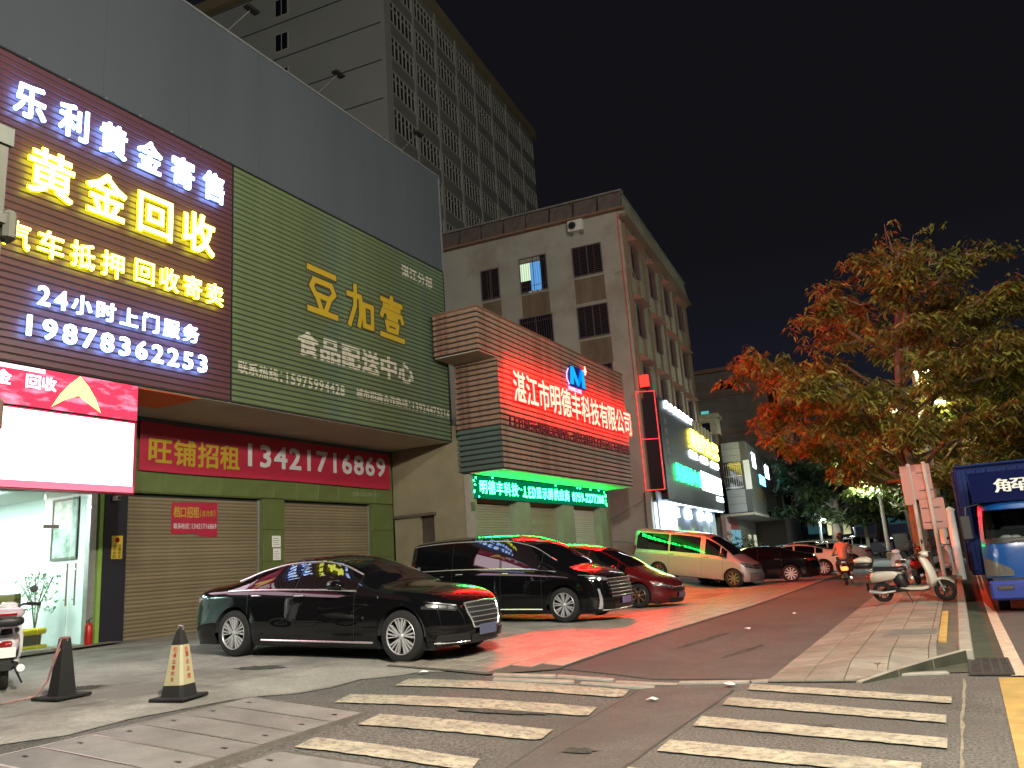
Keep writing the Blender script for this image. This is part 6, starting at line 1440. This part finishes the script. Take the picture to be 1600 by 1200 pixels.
# lit street lamp behind the tree
def lamp_post(loc,h,heads,label,power,col=(1,.86,.58),spot=False):
    l=empty('street_lamp',loc,0,label=label,cat='street lamp',group='street lamps along the road')
    MB().tube([(0,0,0),(0,0,h)],[.14,.09],12).obj('pole',mat('lamp_pole_white',(.55,.55,.5),.6,var=.15,scale=3) if 'lamp_pole_white' not in bpy.data.materials else bpy.data.materials['lamp_pole_white'],l)
    MB().box(-.2,.2,-.2,.2,0,.5).obj('plinth',M['kerb'],l)
    e=bpy.data.materials.get('street_lamp_glow') or emit('street_lamp_glow',(1,.86,.55),60)
    for (x,z) in heads:
        a=MB().tube([(0,0,min(z,h)-.3),(x*.6,0,z-.05),(x,0,z)],.035,8).obj('arm',bpy.data.materials['lamp_pole_white'],l)
        hdm=MB().bbox(x-.3,x+.3,-.12,.12,z,z+.1,.03).obj('lamp_head',M['steel'],a); box('bulb',e,hdm,x-.24,x+.24,-.09,.09,z-.05,z-.003)
        if power:
            ld=bpy.data.lights.new('lamp_light','POINT'); ld.energy=power; ld.color=col; ld.shadow_soft_size=.25; lo_=bpy.data.objects.new('lamp_light',ld); lo_.location=(x,0,z-.3); link(lo_,l)
    return l
lamp_post((-.3,31.2,0),7.2,[(-.75,5.9),(.6,6.0),(0.25,7.15)],'pale street lamp with three lit heads standing behind the tree',130,(1,.88,.5))
lamp_post((2.1,1.6,0),9.0,[(-1.2,9.0)],'added street lamp out of view behind the viewpoint, brightening the near driveway',10500,(1,.92,.76))  # added lamp outside the view, lifts the brightness of the near ground
hm=empty('added_mast_lamp',(30,-25,0),0,label='added unseen mast with a ring of floodlights behind the viewpoint, lifting overall brightness',cat='street lamp')  # unseen mast, added to brighten tower, walls and ground
MB().tube([(0,0,0),(0,0,28)],[.35,.15],12).obj('pole',bpy.data.materials['lamp_pole_white'],hm)
for k in range(6):
    a_=2*PI*k/6; hd_=MB().bbox(1.2*math.cos(a_)-.35,1.2*math.cos(a_)+.35,1.2*math.sin(a_)-.35,1.2*math.sin(a_)+.35,27.6,27.8,.04).obj('lamp_head',M['steel'],hm); box('bulb',bpy.data.materials['street_lamp_glow'],hd_,1.2*math.cos(a_)-.25,1.2*math.cos(a_)+.25,1.2*math.sin(a_)-.25,1.2*math.sin(a_)+.25,27.55,27.597)
ld=bpy.data.lights.new('mast_fill_light','POINT'); ld.energy=46000; ld.color=(1,.985,.94); ld.shadow_soft_size=1.6; lo_=bpy.data.objects.new('mast_fill_light',ld); lo_.location=(0,0,26.9); link(lo_,hm)
lamp_post((4.6,14,0),9.0,[(-1.2,9.0)],'added street lamp out of view right of the blue truck, brightening lane and pavement',2700,(1,.92,.74))  # added lamp outside the view, brightens the service lane and pavement
lamp_post((-4.0,60,0),6,[(-.6,6.0)],'street lamp far down the lane over the white cars',3800,(.85,1,.95))
lamp_post((-9.5,70,0),3.4,[(.3,3.3)],'low lamp by the far shops with a cold white glare',260,(.8,.95,1))
lamp_post((-5.5,84,0),4.2,[(.3,4.0)],'small far lamp between the dark trees, higher one',160,(.85,.95,1))
lamp_post((-8.3,84,0),3.4,[(-.2,3.3)],'small far lamp left of the lime tree trunk',120,(.85,.95,1))
# white bollard-like post and cream far posts
for (x,y,h,r,lab,c_) in ((.0,30.2,2.2,.13,'thick white painted post just behind the sign poles',(.7,.72,.7)),(-6.6,76,4.4,.16,'cream far post left of the two, by the silver vehicle',(.5,.45,.3)),(-4.9,74,3.6,.13,'cream far post right of the two under the trees',(.5,.45,.3))):
    p=empty('pale_post',(x,y,0),0,label=lab,cat='post'); MB().tube([(0,0,0),(0,0,h)],r,12).obj('shaft',mat('post_paint%.1f'%x,c_,.6,var=.1),p); MB().lathe([(r+.02,0),(r+.03,.06),(0,.16)],12,'z',(0,0,h)).obj('cap',bpy.data.materials['post_paint%.1f'%x],p)
rl2=empty('barrier_rail',(-8.6,60,0),0,label='thin pale barrier rail behind the white cars',cat='railing')
MB().tube([(-1.5,0,1.6),(2.5,0,1.6)],.03,6).tube([(-1.5,0,1.1),(2.5,0,1.1)],.03,6).obj('rail',Mpole,rl2)
for x in (-1.4,.5,2.4): MB().tube([(x,0,0),(x,0,1.65)],.035,6).obj('post',Mpole,rl2)
gb=empty('cream_sign_board',(-8.3,72,0),0,label='small cream board on a post beyond the rider',cat='sign'); MB().box(-.9,.9,0,.08,2.0,3.1).obj('board',mat('cream_board',(.5,.43,.22),.7),gb); MB().tube([(0,.1,0),(0,.1,2.0)],.05,6).obj('post',Mpole,gb)
# ================================================================ TREES
Mbark=mat('bark',(.16,.12,.085),.9,var=.35,scale=6,bump=.6,bscale=25,stretch=(1,1,.3))
def leafmat(name,c,t=.25):
    m=mat(name,c,.5,spec=.4); n=m.node_tree.nodes; l=m.node_tree.links; b=n['Principled BSDF']
    geo=n.new('ShaderNodeNewGeometry'); hv=n.new('ShaderNodeHueSaturation'); hv.inputs['Color'].default_value=(*c,1)
    mr=n.new('ShaderNodeMapRange'); mr.inputs[3].default_value=.45; mr.inputs[4].default_value=1.6; l.new(geo.outputs['Random Per Island'],mr.inputs[0]); l.new(mr.outputs[0],hv.inputs['Value'])
    mr2=n.new('ShaderNodeMapRange'); mr2.inputs[3].default_value=.44; mr2.inputs[4].default_value=.52; l.new(geo.outputs['Random Per Island'],mr2.inputs[0]); l.new(mr2.outputs[0],hv.inputs['Hue'])
    l.new(hv.outputs[0],b.inputs['Base Color'])
    tr=n.new('ShaderNodeBsdfTranslucent'); l.new(hv.outputs[0],tr.inputs[0]); mx_=n.new('ShaderNodeMixShader'); mx_.inputs[0].default_value=t
    l.new(b.outputs[0],mx_.inputs[1]); l.new(tr.outputs[0],mx_.inputs[2]); l.new(mx_.outputs[0],n['Material Output'].inputs[0]); return m
def leaves_mesh(name,pts,m,parent,nl=8,L=.2,Wl=.055,droop=.5,spread=.12):
    n=len(pts); P=np.repeat(np.array(pts),nl,axis=0); k=len(P)
    th=rng.uniform(0,2*PI,k); dz=-rng.uniform(droop*.3,droop*1.6,k); ln=L*rng.uniform(.45,1.35,k)
    d=np.stack([np.cos(th),np.sin(th),dz],1); d/=np.linalg.norm(d,axis=1,keepdims=True)
    s=np.cross(d,np.array([0,0,1.])); s/=np.maximum(np.linalg.norm(s,axis=1,keepdims=True),1e-6)
    s += rng.normal(0,.35,s.shape); s/=np.linalg.norm(s,axis=1,keepdims=True)
    base=P+rng.normal(0,spread*.5,P.shape)+d*.02
    w=(Wl*rng.uniform(.7,1.2,k))[:,None]; ln=ln[:,None]
    a=base; b=base+d*ln*.45+s*w*.5; c=base+d*ln-np.array([0,0,1])*ln*.18; e=base+d*ln*.45-s*w*.5
    V=np.stack([a,b,c,e],1).reshape(-1,3)
    me=bpy.data.meshes.new(name); me.vertices.add(len(V)); me.vertices.foreach_set('co',V.ravel())
    me.loops.add(4*k); me.loops.foreach_set('vertex_index',np.arange(4*k)); me.polygons.add(k); me.polygons.foreach_set('loop_start',np.arange(0,4*k,4)); me.polygons.foreach_set('loop_total',np.full(k,4))
    me.update(calc_edges=True); me.materials.append(m); o=bpy.data.objects.new(name,me); return link(o,parent)
def tree(name,label,loc,trunk,prof,limbs,clusters,lm,L=.2,Wl=.055,nl=8,flat=.35,seed=1,skew=(0,0),group=None,fine=True):
    R_=random.Random(seed); t=empty(name,loc,label=label,cat='tree',group=group)
    MB().tube([p[:3] for p in trunk],[p[3] for p in trunk],12).obj('trunk',Mbark,t,smooth=True)
    tc=curve([(p[2],p[0]) for p in trunk]); tcy=curve([(p[2],p[1]) for p in trunk]); rf=curve(prof)
    zs0,zs1=prof[0][0],prof[-1][0]; pts=[]; mb=MB()
    for k in range(limbs):
        u=(k+.5)/limbs; z=zs0+(zs1-zs0)*u**.9; az=k*2.39996+R_.uniform(-.3,.3); r=rf(z)*R_.uniform(.72,1.08)
        zb=max(trunk[1][2]*.9, z-r*.35-.3); zb=min(zb,trunk[-1][2]-.1)
        c0=Vector((tc(zb),tcy(zb),zb)); dirx,diry=math.cos(az),math.sin(az)
        line=[]
        for q in range(7):
            w=q/6; line.append(c0+Vector((dirx*r*w+skew[0]*w, diry*r*w+skew[1]*w, (z-zb)*math.sin(w*PI/2)+ .25*math.sin(w*9+k) -.25*w*w*flat*2)))
        mb.tube([tuple(p) for p in line],[.075*(1-.8*q/6)*(1 if r>2 else .6) for q in range(7)],6)
        nc=max(4,int(clusters*r*(.5+r)/ (sum((rf(zs0+(zs1-zs0)*((i+.5)/limbs)**.9)*(.5+rf(zs0+(zs1-zs0)*((i+.5)/limbs)**.9))) for i in range(limbs))+1e-6)))
        # boughlets along the limb
        nb=max(3,int(r*2.2)); 
        for b_ in range(nb):
            w=.25+.78*(b_+R_.random()*.8)/nb; w=min(w,1.05); q=min(5,int(min(w,.999)*6)); f_=w*6-q; p=line[q].lerp(line[q+1],f_)
            sp_=.28*r*(1.15-.55*w)+.25; a2=az+R_.choice((-1,1))*R_.uniform(.5,1.5); e=p+Vector((math.cos(a2)*sp_*R_.uniform(.5,1.3),math.sin(a2)*sp_*R_.uniform(.5,1.3),R_.uniform(-.15,.3)))
            if fine: mb.tube([tuple(p),tuple(e)],[.022,.008],4)
            for c_ in range(max(1,nc//nb)):
                g=R_.uniform(.25,1.1); b2=p.lerp(e,g); pts.append((b2.x+R_.gauss(0,.24),b2.y+R_.gauss(0,.24),b2.z+R_.gauss(.03,.11)*(1+flat)))
    mb.obj('limb',Mbark,t,smooth=True)
    leaves_mesh('crown',pts,lm,t,nl,L,Wl)
    return t
LM=leafmat('leaf_olive',(.20,.19,.04),.35)
tree('street_tree','large spreading tree on the pavement, its left side glowing red and right side yellow green',(-.95,29.0,.08),
 [(0,0,0,.27),(.0,0,1.5,.23),(.02,0,3,.2),(.08,0,5,.165),(.25,0,7,.13),(.55,.1,9,.09),(.8,.1,10.8,.05)],
 [(3.7,1.2),(4.4,4.6),(5.4,5.8),(6.6,5.5),(8,4.7),(9.3,4.0),(10.2,2.7),(11.0,1.4),(11.7,.5)],34,7200,LM,L=.27,Wl=.085,nl=9,seed=5,skew=(.25,0))
# foliage mass right of it and behind the truck
LG=leafmat('leaf_green',(.11,.16,.03),.3)
tree('roadside_tree','bright yellow green tree behind the cab of the blue truck',(1.6,36,.05),[(0,0,0,.25),(0,0,3,.2),(.1,0,6,.12),(.1,0,8,.05)],[(3.2,2.5),(4.5,4.3),(6,4.6),(7.5,3.6),(8.6,1.5)],24,3200,LG,L=.3,Wl=.1,nl=7,seed=9)
LD=leafmat('leaf_dark',(.055,.08,.03),.2)
tree('dark_tree','big dark tree over the far white cars, left of the group',(-8.6,72,.05),[(0,0,0,.5),(.2,0,3,.4),(.3,0,6,.3),(.3,0,9,.1)],[(3.0,2.5),(4.5,5.2),(6,5.6),(8,5.0),(10,3.2),(11,1)],26,2600,LD,L=.55,Wl=.22,nl=7,seed=12,fine=False)
tree('dark_tree','thick trunked dark tree in the middle of the far group',(-5.7,80,.05),[(0,0,0,.7),(.1,0,3,.5),(.3,0,6,.3),(.3,0,9,.1)],[(3.6,3),(5,5.0),(7,5.6),(9,4.4),(11,2)],26,2600,LD,L=.55,Wl=.22,nl=7,seed=13,fine=False)
tree('dark_tree','dark tree with leaning trunk behind the cream scooter',(-2.0,62,.05),[(0,0,0,.6),(-.3,0,3,.45),(-.6,0,6,.3),(-.6,0,9,.1)],[(3.4,2.5),(5,4.6),(7,5.2),(9,4.2),(10.5,2)],26,2600,leafmat('leaf_mid',(.09,.12,.03),.2),L=.5,Wl=.2,nl=7,seed=14,fine=False)
tree('dark_tree','far right dark tree behind the blue truck',(4.5,58,.05),[(0,0,0,.6),(.0,0,3,.45),(-.2,0,6,.3),(-.2,0,9,.1)],[(3.0,2.5),(5,5.6),(7,6.2),(9,5.2),(11,2)],26,2600,bpy.data.materials['leaf_mid'],L=.5,Wl=.2,nl=7,seed=15,fine=False)
sh=empty('shrub',(-12.6,47.5,0),label='dark leafy shrub in front of the lit repair shop',cat='shrub')
MB().tube([(0,0,0),(0,0,.8)],.06,6).obj('stem',Mbark,sh); leaves_mesh('foliage',[(random.gauss(0,.6),random.gauss(0,.6),abs(random.gauss(.9,.5))) for _ in range(420)],LD,sh,6,.3,.1)
sh=empty('shrub',(-12.2,52.5,0),label='second dark shrub further along beside the lit repair shop',cat='shrub')
MB().tube([(0,0,0),(0,0,.8)],.06,6).obj('stem',Mbark,sh); leaves_mesh('foliage',[(random.gauss(0,.6),random.gauss(0,.6),abs(random.gauss(.9,.5))) for _ in range(420)],LD,sh,6,.3,.1)
